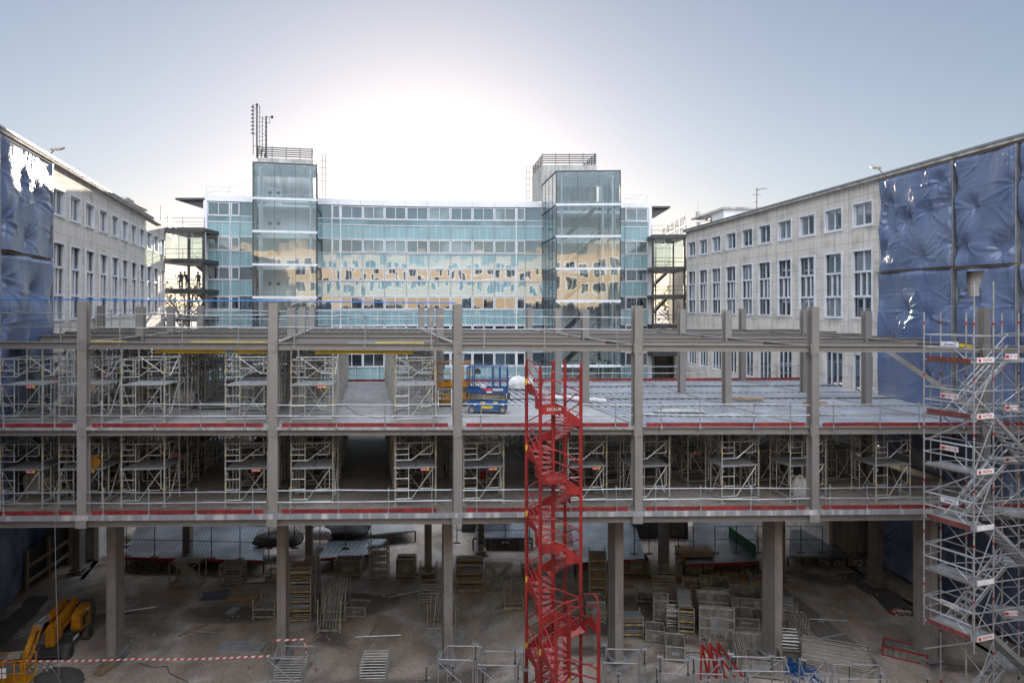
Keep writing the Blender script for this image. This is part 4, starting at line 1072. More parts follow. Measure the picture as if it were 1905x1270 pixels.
M['soffit'] = mat('shading_plywood', (0.17, 0.13, 0.095), (0.10, 0.08, 0.065), rough=0.8, scale=1.2, streak=0.3)  # plywood panels added under the roof beams to shade the upper deck
for i, f0, f1 in ((-1, .35, .98), (0, .02, .55), (0, .58, .98), (1, .02, .36), (1, .66, .98)):
    for r0, r1 in ((.42, .96), (1.04, 1.96), (2.04, 2.96)):
        m = MB(); q = [node(i + f0, r0), node(i + f1, r0), node(i + f1, r1), node(i + f0, r1)]
        m.hexa([at(p, Z3 - .37) for p in q], [at(p, Z3 - .34) for p in q]); m.build('shading_panel', M['soffit'], fr)
# upper deck back beams between lines where the decking meets
for i in (2, 3, 4, 5):
    for r in (0.5, 1.5, 2.5):
        if i == 2 and r < 1: continue
        a, b = node(i + (0.36 if i == 2 else 0), r), node(i + 1, r)
        if a.x > .8 * a.y: continue
        d = (b - a).normalized(); m = MB(); m.ibeam(at(a + d * .13, Z2 - .08), at(b - d * .13, Z2 - .08), .24, .14, .015, .02); m.build('joist', M['steel'], fr)
# heavy ground columns
GC = [(212, 1.097, 0), (528, 1.10, 0), (838, 1.083, 0), (1140, 1.087, 0), (1436, 1.088, 0), (1725, 1.088, 0), (140, 1.46, 1), (345, 1.50, 1), (572, 1.5, 1), (795, 1.44, 1), (1237, 1.44, 1), (1453, 1.42, 1), (1634, 1.40, 1), (893, 1.57, 1)]
for px, rt, k in GC:
    d = 30.2 * rt; p = PX(px + (-8 if px < 900 else 8) * (0 if k else 1), d); w, dp = (0.42, 1.0) if k == 0 else (0.42, 0.75)
    vx = 792 - 0.135 * (px - 156)
    ang = math.atan2((CX - vx) / FPX, 1.0)
    c = MB(); c.box((p.x, p.y + dp / 2, (Z1 - .3) / 2), (w, dp, Z1 - .3), ang); ob = c.build('column', M['stonecol'], fr)
    b2 = MB(); b2.box((p.x, p.y + dp / 2, 0.035), (w + .5, dp + .5, 0.07), ang)
    b2.box((p.x, p.y + dp / 2, 0.30 + .0), (w + .36, dp + .36, 0.05), ang)
    for s in (-1, 1): b2.box((p.x + s * (w / 2 + .05), p.y + dp / 2, .17), (.03, dp, .2), ang)
    b2.build('base_plate', M['galv'] if k == 0 else M['stonecol'], ob)

# yellow formwork beams under the roof level
for i, a0, a1, lab in ((0, .36, .74, 'long yellow timber beam hung under the roof beams over the second bay from the left edge'), (1, .22, .76, 'long yellow timber beam hung under the roof beams over the open corridor'), (0, .78, .97, 'short yellow timber beam just left of the third front column')):
    p, q = node(i + a0, 0.04), node(i + a1, 0.04); m = MB(); m.ibeam(at(p, Z3 - .40), at(q, Z3 - .40), .17, .10, .03, .045)
    tag(m.build('formwork_beam', M['yellow']), lab, 'timber beam', 'yellow timber beams under the roof level')
for i, a0, a1, lab in ((0, .55, .99, 'flat yellow plank lying on the roof beam left of the third front column'), (1, .55, .82, 'flat yellow plank lying on the roof beam over the corridor'), (0, .02, .2, 'thin yellow plank lying on the roof beam beside the second front column')):
    p, q = node(i + a0, 0.05), node(i + a1, 0.05); m = MB(); m.bar(at(p, Z3 + .02), at(q, Z3 + .02), .2, .035)
    tag(m.build('plank', M['yellow']), lab, 'plank')

# ================================================================ TOE BOARDS AND GUARDRAILS
BAYNAME = {-1: 'far left bay', 0: 'bay left of the corridor', 1: 'open corridor bay', 2: 'bay behind the red stair', 3: 'bay right of the red stair', 4: 'bay before the grey scaffold', 5: 'bay behind the grey scaffold'}
LEV = {1: 'lower deck', 2: 'upper deck', 3: 'roof level'}
def toe(i, z, lev, r=0, rowname='front', x0=.03, x1=.97, off=-0.12, cut=None):
    a, b = node(i + x0, r), node(i + x1, r); o = V3((0, off, 0)); n = 3
    t = thing('toe_board', 'red toe board on the %s edge, %s, %s' % (rowname, LEV[lev], BAYNAME[i]), 'toe board', at(a, z) + o, 0, 'red toe boards on the deck edges')
    for k in range(n):
        p, q = a + (b - a) * (k / n), a + (b - a) * ((k + 1) / n); m = MB()
        if cut and k == n - 1: q = a + (b - a) * cut
        dz = rnd.uniform(-.01, .01); m.bar(at(p, z + .09 + dz) + o + V3((0, .004 * (k % 2), 0)), at(q, z + .09 + rnd.uniform(-.01, .01)) + o + V3((0, .004 * (k % 2), 0)), 0.035, 0.165); m.build('board', M['toe'], t)
def guard(i, z, lev, posts, r=0, rowname='front', x0=.03, x1=.97, h=1.1, off=-0.2, hs=(0.52, 1.0), lean=True):
    a, b = node(i + x0, r), node(i + x1, r); o = V3((0, off, 0))
    t = thing('guardrail', 'grey tube guardrail on the %s edge, %s, %s' % (rowname, LEV[lev], BAYNAME[i]), 'guardrail', at(a, z) + o, 0, 'tube guardrails on the deck edges')
    for k in range(posts):
        f = (k + .35 + rnd.uniform(-.12, .12)) / (posts - .3); p = at(a + (b - a) * min(.98, f), z) + o
        m = MB(); l = rnd.uniform(-.05, .05) if lean else 0; m.tube(p + V3((0, 0, -.12)), p + V3((l, 0, h + .06)), .026, 6)
        m.box(p + V3((0, .02, -.02)), (.09, .11, .14)); m.lathe(p + V3((0, 0, h * .9)), [(.04, 0), (.04, .09)], 6); m.lathe(p + V3((0, 0, h * .45)), [(.04, 0), (.04, .09)], 6)
        m.build('post', M['galv'], t)
    for hh in hs:
        m = MB(); s = 3; pts = [at(a + (b - a) * (k / s), z + hh + rnd.uniform(-.03, .03)) + o + V3((0, -.03, 0)) for k in range(s + 1)]
        m.path(pts, .024, 6); k = rnd.choice((0, 1, 2)); m.tube(pts[k] + V3((0, -.05, .03)), pts[k] + (pts[k + 1] - pts[k]) * .6 + V3((0, -.05, .01)), .024, 6); m.build('rail', M['galv'], t)
for i in range(-1, 6):
    toe(i, Z1, 1, x0=.05, x1=.95, cut=.93 if i == 1 else None); guard(i, Z1, 1, 4 if i != 4 else 5)
    toe(i, Z2 + .03, 2, x0=.05, x1=.95, cut=.80 if False else None); guard(i, Z2 + .03, 2, 4 if i != 2 else 3)
for i in range(-1, 3): guard(i, Z3 - .1, 3, 3, h=1.3, hs=(.75, 1.3), off=0.0)
for i in range(0, 6):
    if i >= 2: toe(i, Z2, 2, 3, 'back', off=0.1)
    guard(i, Z2, 2, 4, 3, 'back', off=0.15)
for i in range(-1, 2): guard(i, Z3 - .1, 3, 4, 3, 'back', h=1.3, hs=(.75, 1.3), off=0.0); 
toe(0, Z2, 2, 3, 'back', off=.1); toe(1, Z2, 2, 3, 'back', off=.1)
# blue strap strung along the column heads
m = MB(); pts = [P(-60, 556, 29.2), P(152, 557.5, 29.7), P(330, 559, 29.8), P(505, 560, 29.9), P(680, 562, 30.1), P(848, 563, 30.2)]
m.path(pts, .03, 6); tag(m.build('lifeline_strap', mat('blue_strap', (0.02, 0.16, 0.5), (0.02, 0.14, 0.42), rough=0.5)), 'thin blue lifeline strap strung along the front column heads', 'strap')

# ================================================================ ALUMINIUM SHORING TOWERS
def tower_proto(hh, name_label):
    t = thing('shoring_tower', name_label, 'shoring tower', (0, 0, 0), 0)
    w, d = 0.92, 0.85; base = .28; zp = base + 1.45
    for sx in (-1, 1):
        for sy in (-1, 1):
            x, y = sx * w, sy * d; m = MB()
            m.tube((x, y, .02), (x, y, hh), .034, 6)
            for z in (base, zp, base + 2.55): m.lathe((x, y, z - .04), [(.06, 0), (.06, .08)], 6)
            m.lathe((x, y, hh - .5), [(.075, 0), (.075, .02)], 6); st = m.build('standard', M['alu'], t, local=True)
            m = MB(); m.box((x, y, .012), (.2, .2, .024)); m.tube((x, y, .02), (x, y, base), .022, 6); m.lathe((x, y, base - .06), [(.06, 0), (.06, .05)], 6); m.build('base_jack', M['rack'], st, local=True)
            if (sx, sy) in ((-1, -1), (1, -1)):
                m = MB()
                for z in (base + .55, base + 2.0): m.lathe((x, y, z), [(.043, 0), (.043, .1)], 6)
                m.build('yellow_clip', M['yellow'], st, local=True)
    def panel(lo, hi, P0, ex, flip):
        """Ladder frame: rails, a short ladder on one side and a kicked brace, drawn in the vertical plane P0 + ex."""
        m = MB(); W = 2 * w if abs(ex.x) > .5 else 2 * d; s = -1 if flip else 1
        def q(u, z): return P0 + ex * (s * (u * W - W / 2)) + V3((0, 0, z))
        r = .024; hm = hi - lo
        m.tube(q(0, hi), q(1, hi), r); m.tube(q(.33, lo), q(.33, hi), r)
        m.tube(q(0, lo), q(.4, lo), r); m.tube(q(.4, lo), q(.93, hi - .04), r)
        for k in (1, 2): m.tube(q(0, lo + hm * k / 3), q(.33, lo + hm * k / 3), r * .9)
        m.path([q(.92, hi - .05), q(.92, lo + hm * .38), q(.88, lo + hm * .32), q(.62, lo + hm * .32)], r * .8)
        m.path([q(.03, hi - .12), q(.06, hi - .2), q(.03, hi - .28)], .014, 4)
        return m
    for lo, hi in ((base + .02, zp - .04), (zp + .33, base + 2.55)):
        panel(lo, hi, V3((0, -d, 0)), V3((1, 0, 0)), False).build('brace_frame', M['alu'], t, local=True)
        panel(lo, hi, V3((0, d, 0)), V3((1, 0, 0)), True).build('brace_frame', M['alu'], t, local=True)
        panel(lo, hi, V3((-w, 0, 0)), V3((0, 1, 0)), True).build('side_frame', M['alu'], t, local=True)
        panel(lo, hi, V3((w, 0, 0)), V3((0, 1, 0)), False).build('side_frame', M['alu'], t, local=True)
    m = MB(); m.tube((-w, -d, .19), (w, -d, .19), .022); m.tube((-w, d, .19), (w, d, .19), .022); m.tube((-w, -d, .22), (-w, d, .22), .022); m.tube((w, -d, .22), (w, d, .22), .022); m.build('base_ledgers', M['alu'], t, local=True)
    m = MB()
    for k in (0, 1): m.bb((-w + .05 + k * w * .98, -d + .06, zp - .05), (-.01 + k * w * .98, d - .06, zp - .005))
    m.tube((-w, -d, zp - .03), (w, -d, zp - .03), .028); m.tube((-w, d, zp - .03), (w, d, zp - .03), .028); m.build('platform', M['ply'], t, local=True)
    m = MB(); m.bb((.22, -d - .035, zp - .17), (.62, -d - .025, zp - .06)); sg = m.build('sign_plate', M['signred'], t, local=True)
    m = MB(); m.bb((.50, -d - .042, zp - .165), (.61, -d - .036, zp - .065)); m.build('yellow_sticker', M['yellow'], sg, local=True)
    m = MB()
    for k in range(6): m.bb((.25 + k * .038, -d - .040, zp - .135), (.275 + k * .038, -d - .036, zp - .095))
    m.build('white_print', M['signwhite'], sg, local=True)
    return t
FR = [(-1, .60, 'left'), (-1, .93, 'right'), (0, .27, 'left'), (0, .84, 'right'), (1, .205, 'left'), (1, .79, 'right'), (2, .18, 'left'), (2, .78, 'right'), (3, .15, 'left'), (3, .68, 'right'), (4, .085, 'left'), (4, .60, 'right')]
ROWT = [(.30, 'front row'), (.80, 'second row back'), (1.35, 'third row back'), (1.85, 'fourth row back'), (2.35, 'fifth row back'), (2.8, 'rearmost row')]
proto = {}
for lev, z, hh in ((1, Z1, 3.36), (2, Z2 + .03, 3.25)):
    for ri, (tr, rn) in enumerate(ROWT):
        for i, f, side in FR:
            if lev == 2 and i > 1: continue
            p = node(i + f, tr)
            if abs(p.x) > .78 * p.y: continue
            q = node(i + f, tr + .2) - node(i + f, max(0, tr - .1)); rz = math.atan2(-q.x, q.y)
            if ri == 0: rz *= .6
            lab = 'shoring tower, %s, %s, %s half of %s' % (rn, LEV[lev], side, BAYNAME[i])
            loc = at(p, z + .002)
            if lev not in proto:
                proto[lev] = tower_proto(hh, lab); t = proto[lev]; t.location = loc; t.rotation_euler.z = rz; t['group'] = 'aluminium shoring towers on the decks'
            else:
                sk = []
                if rnd.random() < (.45 if ri == 0 else .6): sk.append('sign_plate')
                if rnd.random() < .3 and ri: sk.append('platform')
                t = dup(proto[lev], loc, rz, lab, 'aluminium shoring towers on the decks', sk)
                if rnd.random() < .25 and ri: t.scale = (-1, 1, 1)
# ================================================================ RED STAIR TOWERS
def red_stair(label, cx, cy, ztop, zoff, phi, pitch, tags, logo):
    """Square four-post stair tower; phi = plan angle of the front-right post."""
    t = thing('stair_tower', label, 'stair tower', (cx, cy, 0)); RR = 1.22
    ang = [phi - k * math.pi / 2 for k in range(4)]         # going up: front right, front left, back left, back right
    pos = [V3((cx + RR * math.cos(a), cy + RR * math.sin(a), 0)) for a in ang]
    for k, p in enumerate(pos):
        m = MB(); m.bar(p, p + V3((0, 0, ztop)), .105, .105, up=(math.cos(ang[k]), math.sin(ang[k]), 0))
        m.lathe(p + V3((0, 0, ztop)), [(.03, 0), (.045, .08), (.03, .2)], 8); z = 2.2
        while z < ztop - 1: m.lathe(p + V3((0, 0, z)), [(.085, 0), (.085, .03)], 8); z += pitch
        ob = m.build('post', M['red'], t)
        if k in tags:
            z = tags[k]
            while z < ztop - .4:
                m = MB(); m.box(p + V3((0, -.065, z)), (.09, .012, .24)); m.build('yellow_tag', M['yellow'], ob); z += pitch
    m = MB(); m.lathe((cx, cy, 0), [(.085, 0), (.085, ztop - .25), (.06, ztop - .2), (.06, ztop + .1), (.1, ztop + .12), (.1, ztop + .2)], 10); cp = m.build('centre_pole', M['red'], t)
    z = zoff + .5
    while z < ztop - .6:
        m = MB(); m.box((cx, cy - .095, z), (.1, .012, .17)); m.build('yellow_tag', M['yellow'], cp); z += pitch
    def edge(a):                                            # distance from pole to the square outline
        b = (a - phi + math.pi / 4) % (math.pi / 2) - math.pi / 4
        b = (a - (phi + math.pi / 4)); b = (b + math.pi / 4) % (math.pi / 2) - math.pi / 4
        return RR / math.sqrt(2) / math.cos(b) - .06
    q = 0; z = zoff % pitch - pitch
    nst = 16; rise = pitch / nst
    k = 0; z0 = z
    while True:                                             # treads
        zz = z0 + k * rise
        if zz > ztop - 1.15: break
        if zz > .1:
            a0 = phi - k * 2 * math.pi / nst; a1 = a0 - 2 * math.pi / nst * 1.12
            poly = []
            for a, r in ((a0, .09), (a1, .09), (a1, edge(a1)), ((a0 + a1) / 2, edge((a0 + a1) / 2)), (a0, edge(a0))):
                poly.append(V3((cx + r * math.cos(a), cy + r * math.sin(a), zz)))
            m = MB(); m.plate(poly, (0, 0, .035)); m.plate([poly[0] + V3((0, 0, -.03)), poly[4] + V3((0, 0, -.03)), poly[4] + V3((0, 0, -.002)), poly[0] + V3((0, 0, -.002))], V3((poly[1] - poly[0])).normalized() * .01)
            m.build('tread', M['redtread'], t)
        k += 1
    j = 0
    while True:                                             # stringer plates and handrails, face by face
        f = j % 4; zl = z0 + j * pitch / 4; zh = zl + pitch / 4
        if zl > ztop - 1.2: break
        a, b = pos[f], pos[(f + 1) % 4]; d = (b - a).normalized(); n = V3((d.y, -d.x, 0)) * -1
        if zh > .3:
            a2, b2 = a + d * .06, b - d * .06; L = (b2 - a2).length
            def pt(u, z): return a2 + d * (L * u) + V3((0, 0, z))
            poly = [pt(0, zl - .12), pt(.36, zl - .12), pt(.36, zh - .30), pt(1, zh - .30), pt(1, zh + .1), pt(.56, zh + .1), pt(0, zl + .16)] if True else None
            poly = [v for v in poly]
            m = MB(); m.plate(poly, n * -.012); ob = m.build('stringer_plate', M['red'], t)
            if f == 0 and zh > 8 and logo == 'word':
                c = pt(.68, zh - .1) + V3((0, -.025, 0)); lettering('ESCALIB', .17, M['bag'] if zh > 12 else M['redtread'], ob, c, -d if d.x < 0 else d, (0, 0, 1))
            if f == 0 and logo == 'square' and 2 < zh < 6.0:
                c = pt(.88, zh - .1) + V3((0, -.03, 0)); x = -d
                def sq(s, o): 
                    mm = MB(); mm.plate([c + x * -s + V3((0, -o, -s)), c + x * s + V3((0, -o, -s)), c + x * s + V3((0, -o, s)), c + x * -s + V3((0, -o, s))], V3((0, -.004, 0))); return mm
                sg = sq(.11, 0).build('logo_plate', M['signwhite'], ob); sq(.065, .006).build('logo_mark', M['signred'], sg); sq(.035, .012).build('logo_mark', M['signwhite'], sg)
            for h in (.38, .80, 1.22):
                if zl + h > ztop: continue
                m = MB()
                if h > 1 : m.path([pt(-.02, zl + h), pt(.62, zl + h + (zh - zl) * .72), pt(.95, zl + h + (zh - zl) * .80), pt(1.0, zl + h + .3)], .026, 6)
                else: m.path([pt(-.02, zl + h), pt(1.02, zh + h)], .024, 6)
                m.build('handrail', M['red'], t)
            if f == 3 or f == 1:
                m = MB(); m.tube(pt(0, zh - .2), pt(1, zl + .75), .016, 5); m.build('diagonal_tie', M['red'], t); m = MB(); m.tube(pt(1, zh - .1), pt(0, zl + .6), .016, 5); m.build('diagonal_tie', M['red'], t)
        j += 1
    return t
TX = (1029 - CX) / FPX * 28.0
phi0 = math.atan2(-.57, 1.08)
red_stair('tall red spiral stair tower standing in front of the steel frame', TX, 28.0, 14.9, 13.36 - 2.75 / 4, phi0, 2.75, {2: 14.2 % 2.75}, 'word')
red_stair('short red stair section attached low in front of the tall red tower', TX + .508, 26.35, 5.75, 3.15 - 2.75 / 4, phi0, 2.75, {2: 1.0}, 'square')

# ================================================================ GREY STAIR SCAFFOLD AT THE RIGHT
sc = thing('scaffold_stair', 'tall grey tube scaffold stair with red and white signs at the right edge', 'scaffold', (18, 26, 0))
def V2(px, d): return PX(px, d)
S0, S1, S2, S3 = V2(1719, 26.6), V2(1812, 24.9), V2(1848, 25.2), V2(1750, 27.0)
S4, S5, S6, S7, S8, S9 = (S3 + S2) / 2, V2(1864, 27.3), V2(1895, 27.2), V2(1935, 25.8), V2(1985, 26.2), V2(1975, 27.6)
LV = [15.25, 13.23, 11.2, 9.15, 7.15, 5.12, 3.1, 1.1]
def up(p, z): return V3((p.x, p.y, z))
for p, zt, zb in ((S0, H - .28, 4.95), (S1, 18.25, 4.7), (S2, 18.25, 0), (S3, H - .3, 0), (S4, H - .3, 0), (S5, H - .33, 0), (S6, H - .33, 0), (S7, 18.2, 0), (S8, 18.2, 0), (S9, 17, 0)):
    m = MB(); m.tube(up(p, zb), up(p, zt), .03, 8); z = zb + .3
    while z < zt - .1: m.lathe(up(p, z), [(.05, 0), (.05, .02)], 8); z += .5
    ob = m.build('standard', M['galv'], sc)
    for z in [l + 1.45 for l in LV]:
        if zb < z < zt: m = MB(); m.lathe(up(p, z - .05), [(.04, 0), (.04, .1)], 8); m.build('red_coupler', M['red'], ob)
def rail(a, b, za, zb=None, r=.024, name='ledger', mt='galv'):
    m = MB(); m.tube(up(a, za), up(b, za if zb is None else zb), r, 6); m.build(name, M[mt], sc)
for n, z in enumerate(LV[:6]):
    for a, b in ((S0, S1), (S1, S2), (S3, S2), (S0, S3), (S2, S7)):
        rail(a, b, z + .02); rail(a, b, z + 1.0)
        if a is not S3: rail(a, b, z + .52)
    rail(S5, S6, z + .02); rail(S5, S9, z + 1.0); rail(S7, S8, z + 1.0); rail(S3, S5, z + .02)
    rail(S0, S1, z - 1.1, z + .9 if False else z + .0, .026, 'brace'); rail(S2, S7, z + .0, z - 1.9, .022, 'brace'); rail(S1, S2, z - 1.9, z - .1, .02, 'brace')
    rail(S5, S6, z - .1, z - 1.0, .02, 'brace'); rail(S3, S2, z - .1, z - 1.9, .02, 'brace'); rail(S2, S5, z + .5); rail(S2, S5, z + 1.0); rail(S5, S9, z - 1.8, z, .02, 'brace'); rail(S7, S8, z - .1, z - 1.9, .02, 'brace'); rail(S6, S9, z + .5)
    # inner guard frame with kicked lower end
    m = MB(); e = (S1 - S0).normalized(); ins = (S3 - S0).normalized() * .12
    a, b = S0 + e * .18 + ins, S1 - e * .12 + ins; c = a + (b - a) * .6
    m.path([up(a, z + .1), up(a, z + 1.0), up(b, z + 1.0), up(b, z + .15)], .017, 5); m.path([up(c, z + 1.0), up(c, z + .45), up(b, z - .05), up(b + V3((.0, 0, 0)), z + .02)], .017, 5)
    m.path([up(a, z + .1)] + [up(a + e * .2 * math.sin(k * .52), z + .1 - .22 * math.sin(k * .52) ** .7) for k in range(1, 6)] + [up(a + e * .25, z + .05)], .015, 5); m.path([up(a, z + .5), up(b, z + .5)], .017, 5)
    m.build('guard_frame', M['galv'], sc)
    m = MB(); w = (S3 - S0) * .42
    for o in (0.04, .54):
        q = [S0 + (S3 - S0) * o, S1 + (S2 - S1) * o, S1 + (S2 - S1) * (o + .42), S0 + (S3 - S0) * (o + .42)]
        m.hexa([up(p, z - .05) for p in q], [up(p, z) for p in q])
    m.build('platform', M['ply'], sc)
    if n in (0, 1, 3, 5):
        m = MB(); o = (S0 - S3).normalized() * .05; m.bar(up(S0 + e * .15, z + .1) + o, up(S1 - e * .1, z + .1) + o, .03, .17); m.build('toe_board', M['toe2'], sc)
    elif n == 2 or n == 4:
        m = MB(); o = (S0 - S3).normalized() * .05; m.bar(up(S0 + e * .15, z + .1) + o, up(S1 - e * .1, z + .1) + o, .03, .12); m.build('toe_board', M['galv'], sc)
    d = (S2 - S1).normalized(); nn = V3((d.y, -d.x, 0))
    def sign(a, b, zc_, hh, word, plain=False, sub=None):
        m = MB(); dd_ = (b - a).normalized(); n_ = V3((dd_.y, -dd_.x, 0)); 
        m.plate([up(a, zc_ - hh / 2) + n_ * .05, up(b, zc_ - hh / 2) + n_ * .05, up(b, zc_ + hh / 2) + n_ * .05, up(a, zc_ + hh / 2) + n_ * .05], n_ * .012)
        s = m.build('sign_plate', M['signwhite'], sc); L = (b - a).length
        if plain: return
        if sub is None:
            m = MB(); c = up(a + dd_ * L * .15, zc_) + n_ * .064; q = hh * .34
            m.plate([c - dd_ * q - V3((0, 0, q)), c + dd_ * q - V3((0, 0, q)), c + dd_ * q + V3((0, 0, q)), c + dd_ * q * .3 + V3((0, 0, q * .55)), c - dd_ * q + V3((0, 0, q))], n_ * .004); m.build('red_mark', M['signred'], s)
            lettering(word, hh * .62, M['greycloth'] if False else M['signred'], s, up(a + dd_ * L * .62, zc_) + n_ * .066, dd_, (0, 0, 1))
        else: lettering(word, hh * .7, M['signblue'], s, up(a + dd_ * L * .5, zc_) + n_ * .066, dd_, (0, 0, 1))
    if 'signblue' not in M: M['signblue'] = mat('sign_blue', (0.16, 0.05, 0.3), (0.14, 0.05, 0.28), rough=.5)
    sign(S1 + d * .08, S2 - d * .05, z + .1 + (.03 if n == 0 else 0), .19, 'PLETTAC', plain=n in (3, 4))
    d3 = (S2 - S3).normalized()
    if n != 4: sign(S3 + d3 * .02 + V3((-.02, -.05, 0)), S3 + d3 * .72 + V3((-.02, -.05, 0)), z + .62, .2, 'plettac' if n in (0, 3) else 'PLETTAC', sub=1 if n in (0, 3) else None)
    if n in (0, 1, 2, 5): sign(V2(1868, 27.0), V2(1891, 27.0), z + .12, .2, 'PLETTAC')
    if n == 0:
        m = MB(); p, q = S3 + d3 * .74, S3 + d3 * 1.2; m.bar(up(p, z + .6), up(q, z + .55), .012, .13); m.build('yellow_sign', M['yellow'], sc)
def flight(a, b, za, zb, w):
    m = MB(); d = (b - a).normalized(); s = V3((-d.y, d.x, 0)) * w
    for o in (V3((0, 0, 0)), s): m.bar(up(a, za) + o, up(b, zb) + o, .05, .15)
    m.build('stair_stringer', M['galv'], sc)
    n = 10; m = MB()
    for k in range(n):
        p = a + (b - a) * ((k + .5) / n); z = za + (zb - za) * ((k + .5) / n)
        q = [p - d * .12, p + d * .12, p + d * .12 + s, p - d * .12 + s]; m.hexa([up(x, z - .02) for x in q], [up(x, z + .02) for x in q])
    m.build('stair_treads', M['ply'], sc)
    m = MB()
    for h in (.55, 1.0): m.tube(up(a, za + h), up(b, zb + h), .02, 6)
    m.build('stair_handrail', M['galv'], sc)
FA, FB = V3((17.9, 25.35, 0)), V3((20.2, 26.1, 0)); RA, RB = V3((17.2, 26.25, 0)), V3((19.6, 27.0, 0))
for k in (1, 3, 5): flight(FA, FB, LV[k], LV[k + 1], .65)
for k in (2, 4, 6): flight(RB, RA, LV[k], LV[k + 1], -.6)
flight(RB, RA, LV[0], LV[1], -.6)
for z in LV[:7]:
    m = MB(); q = [V3((19.4, 26.9, 0)), V3((21.6, 25.9, 0)), V3((22.0, 27.4, 0)), V3((19.5, 28.1, 0))]; m.hexa([up(p, z - .05) for p in q], [up(p, z) for p in q]); m.build('platform', M['ply'], sc)

# ================================================================ MACHINES
def scissor(label, c, L, W, rz, paint, words):
    t = thing('scissor_lift', label, 'scissor lift', c, rz); l, w = L / 2, W / 2
    m = MB(); m.prof([(-l + .06, .16), (l - .06, .16), (l - .02, .3), (l - .02, .66), (-l + .02, .66), (-l + .02, .5), (-l + .1, .36)], (0, -w, 0), (0, w, 0), V3((1, 0, 0)), V3((0, 0, 1))); ch = m.build('chassis', paint, t, local=True)
    m = MB(); m.bb((-.32, -w - .004, .26), (.28, -w - .012, .40)); m.build('yellow_sticker', M['yellow'], ch, local=True)
    for x in (-.2, .42): m = MB(); m.bb((x - .1, -w - .004, .50), (x + .1, -w - .012, .60)); m.build('yellow_sticker', M['yellow'], ch, local=True)
    for x in (-.6, .78): m = MB(); m.bb((x - .04, -w - .004, .42), (x + .04, -w - .012, .52)); m.build('white_sticker', M['signwhite'], ch, local=True)
    for sx in (-1, 1):
        for sy in (-1, 1):
            m = MB(); y = sy * (w - .02); m.lathe((sx * (l - .22), y, .19), [(.17, -.07), (.19, -.05), (.19, .05), (.17, .07)], 18, 'Y'); wh = m.build('wheel', M['tyre'], t, local=True, smooth=False)
            m = MB(); m.lathe((sx * (l - .22), y + sy * .075, .19), [(.10, -.01), (.10, .01), (.04, .02)], 14, 'Y'); m.build('hub', M['galv'], wh, local=True)
    m = MB()
    for k in range(4):
        z0, z1 = .70 + k * .075, .765 + k * .075
        for y in (-w + .12, w - .12):
            s = 1 if k % 2 else -1; m.bar((-l + .1, y, z0 if s > 0 else z1), (l - .1, y, z1 if s > 0 else z0), .05, .07)
            m.bar((-l + .1, y + .05, z1 if s > 0 else z0), (l - .1, y + .05, z0 if s > 0 else z1), .05, .07)
    m.build('scissor_arms', M['rack'], t, local=True)
    zd = 1.02
    m = MB(); m.bb((-l, -w, zd), (l, w, zd + .06)); m.bb((-l, -w - .015, zd), (l, -w + .005, zd + .26)); m.bb((-l, w - .005, zd), (l, w + .015, zd + .26)); m.bb((-l - .01, -w, zd + .061), (-l + .02, w, zd + .26)); m.bb((l - .02, -w, zd + .061), (l + .01, w, zd + .26)); pl = m.build('platform', paint, t, local=True)
    if words:
        m = MB(); m.bb((-.18, -w - .02, zd + .13), (.28, -w - .03, zd + .24)); m.build('red_sticker', M['signred'], pl, local=True)
        m = MB(); m.bb((.281, -w - .02, zd + .13), (.78, -w - .03, zd + .24)); m.build('white_sticker', M['signwhite'], pl, local=True)
        m = MB(); m.bb((-.02, -w - .02, zd + .03), (.25, -w - .03, zd + .10)); m.build('white_sticker', M['signwhite'], pl, local=True)
        MM = MATS[t.name]; xd = (MM.to_3x3() @ V3((1, 0, 0)))
        lettering('LOCATION', .085, M['black'], pl, MM @ V3((.53, -w - .036, zd + .185)), xd, (0, 0, 1))
        lettering('F    E', .085, M['signwhite'], pl, MM @ V3((.05, -w - .036, zd + .185)), xd, (0, 0, 1))
    zt = 2.33
    for y in (-w, w):
        m = MB(); m.path([V3((-l, y, zd + .06)), V3((-l, y, zt - .05)), V3((-l + .05, y, zt)), V3((l - .05, y, zt - .02)), V3((l, y, zt - .07)), V3((l, y, zd + .06))], .028, 6); m.tube((-l, y, 1.72), (l, y, 1.70), .024, 6)
        for x in (-l + .28, .25, l - .38): m.bar((x, y, zd + .2), (x, y, zt), .05, .05)
        m.build('guardrail', paint, t, local=True)
    m = MB()
    for x in (-l, l):
        for z in (1.71, zt - .03): m.tube((x, -w, z), (x, w, z), .025, 6)
    m.build('end_rail', paint, t, local=True)
    m = MB(); m.box((-l + .5, -w + .16, zt - .26), (.3, .18, .22)); m.box((-l + .5, -w + .1, zt - .12), (.2, .12, .06)); m.build('control_box', M['dark'], t, local=True)
    m = MB(); m.bb((-l - .09, -w + .15, .75), (-l - .02, w - .15, .98)); m.bb((l - .02, -.2, .7), (l + .12, .2, 1.0)); m.build('end_box', M['dark'], t, local=True)
    return t
p = PG(907, 769, Z2 + .03 - .1); p = V3((p.x, p.y + .4, at(p, Z2 + .03).z))
s1 = scissor('blue scissor lift parked on the upper deck behind the red stair', p, 1.98, .80, R(-3), M['blue'], True)
p2 = PG(838, 757, Z2 - .1); p2 = V3((p2.x, p2.y + .6, at(p2, Z2 + .03).z))
scissor('orange lift standing behind the blue scissor lift on the upper deck', p2, 2.0, 1.0, R(4), M['lift'], False)
t = thing('bucket', 'white bucket standing on the blue scissor lift platform', 'bucket', (p.x - .22, p.y - .15, p.z + 1.085)); m = MB(); m.lathe(t.location, [(.13, 0), (.16, .28), (.17, .28), (.17, .31), (.15, .31), (.12, .03)], 14); m.build('pail', M['signwhite'], t)
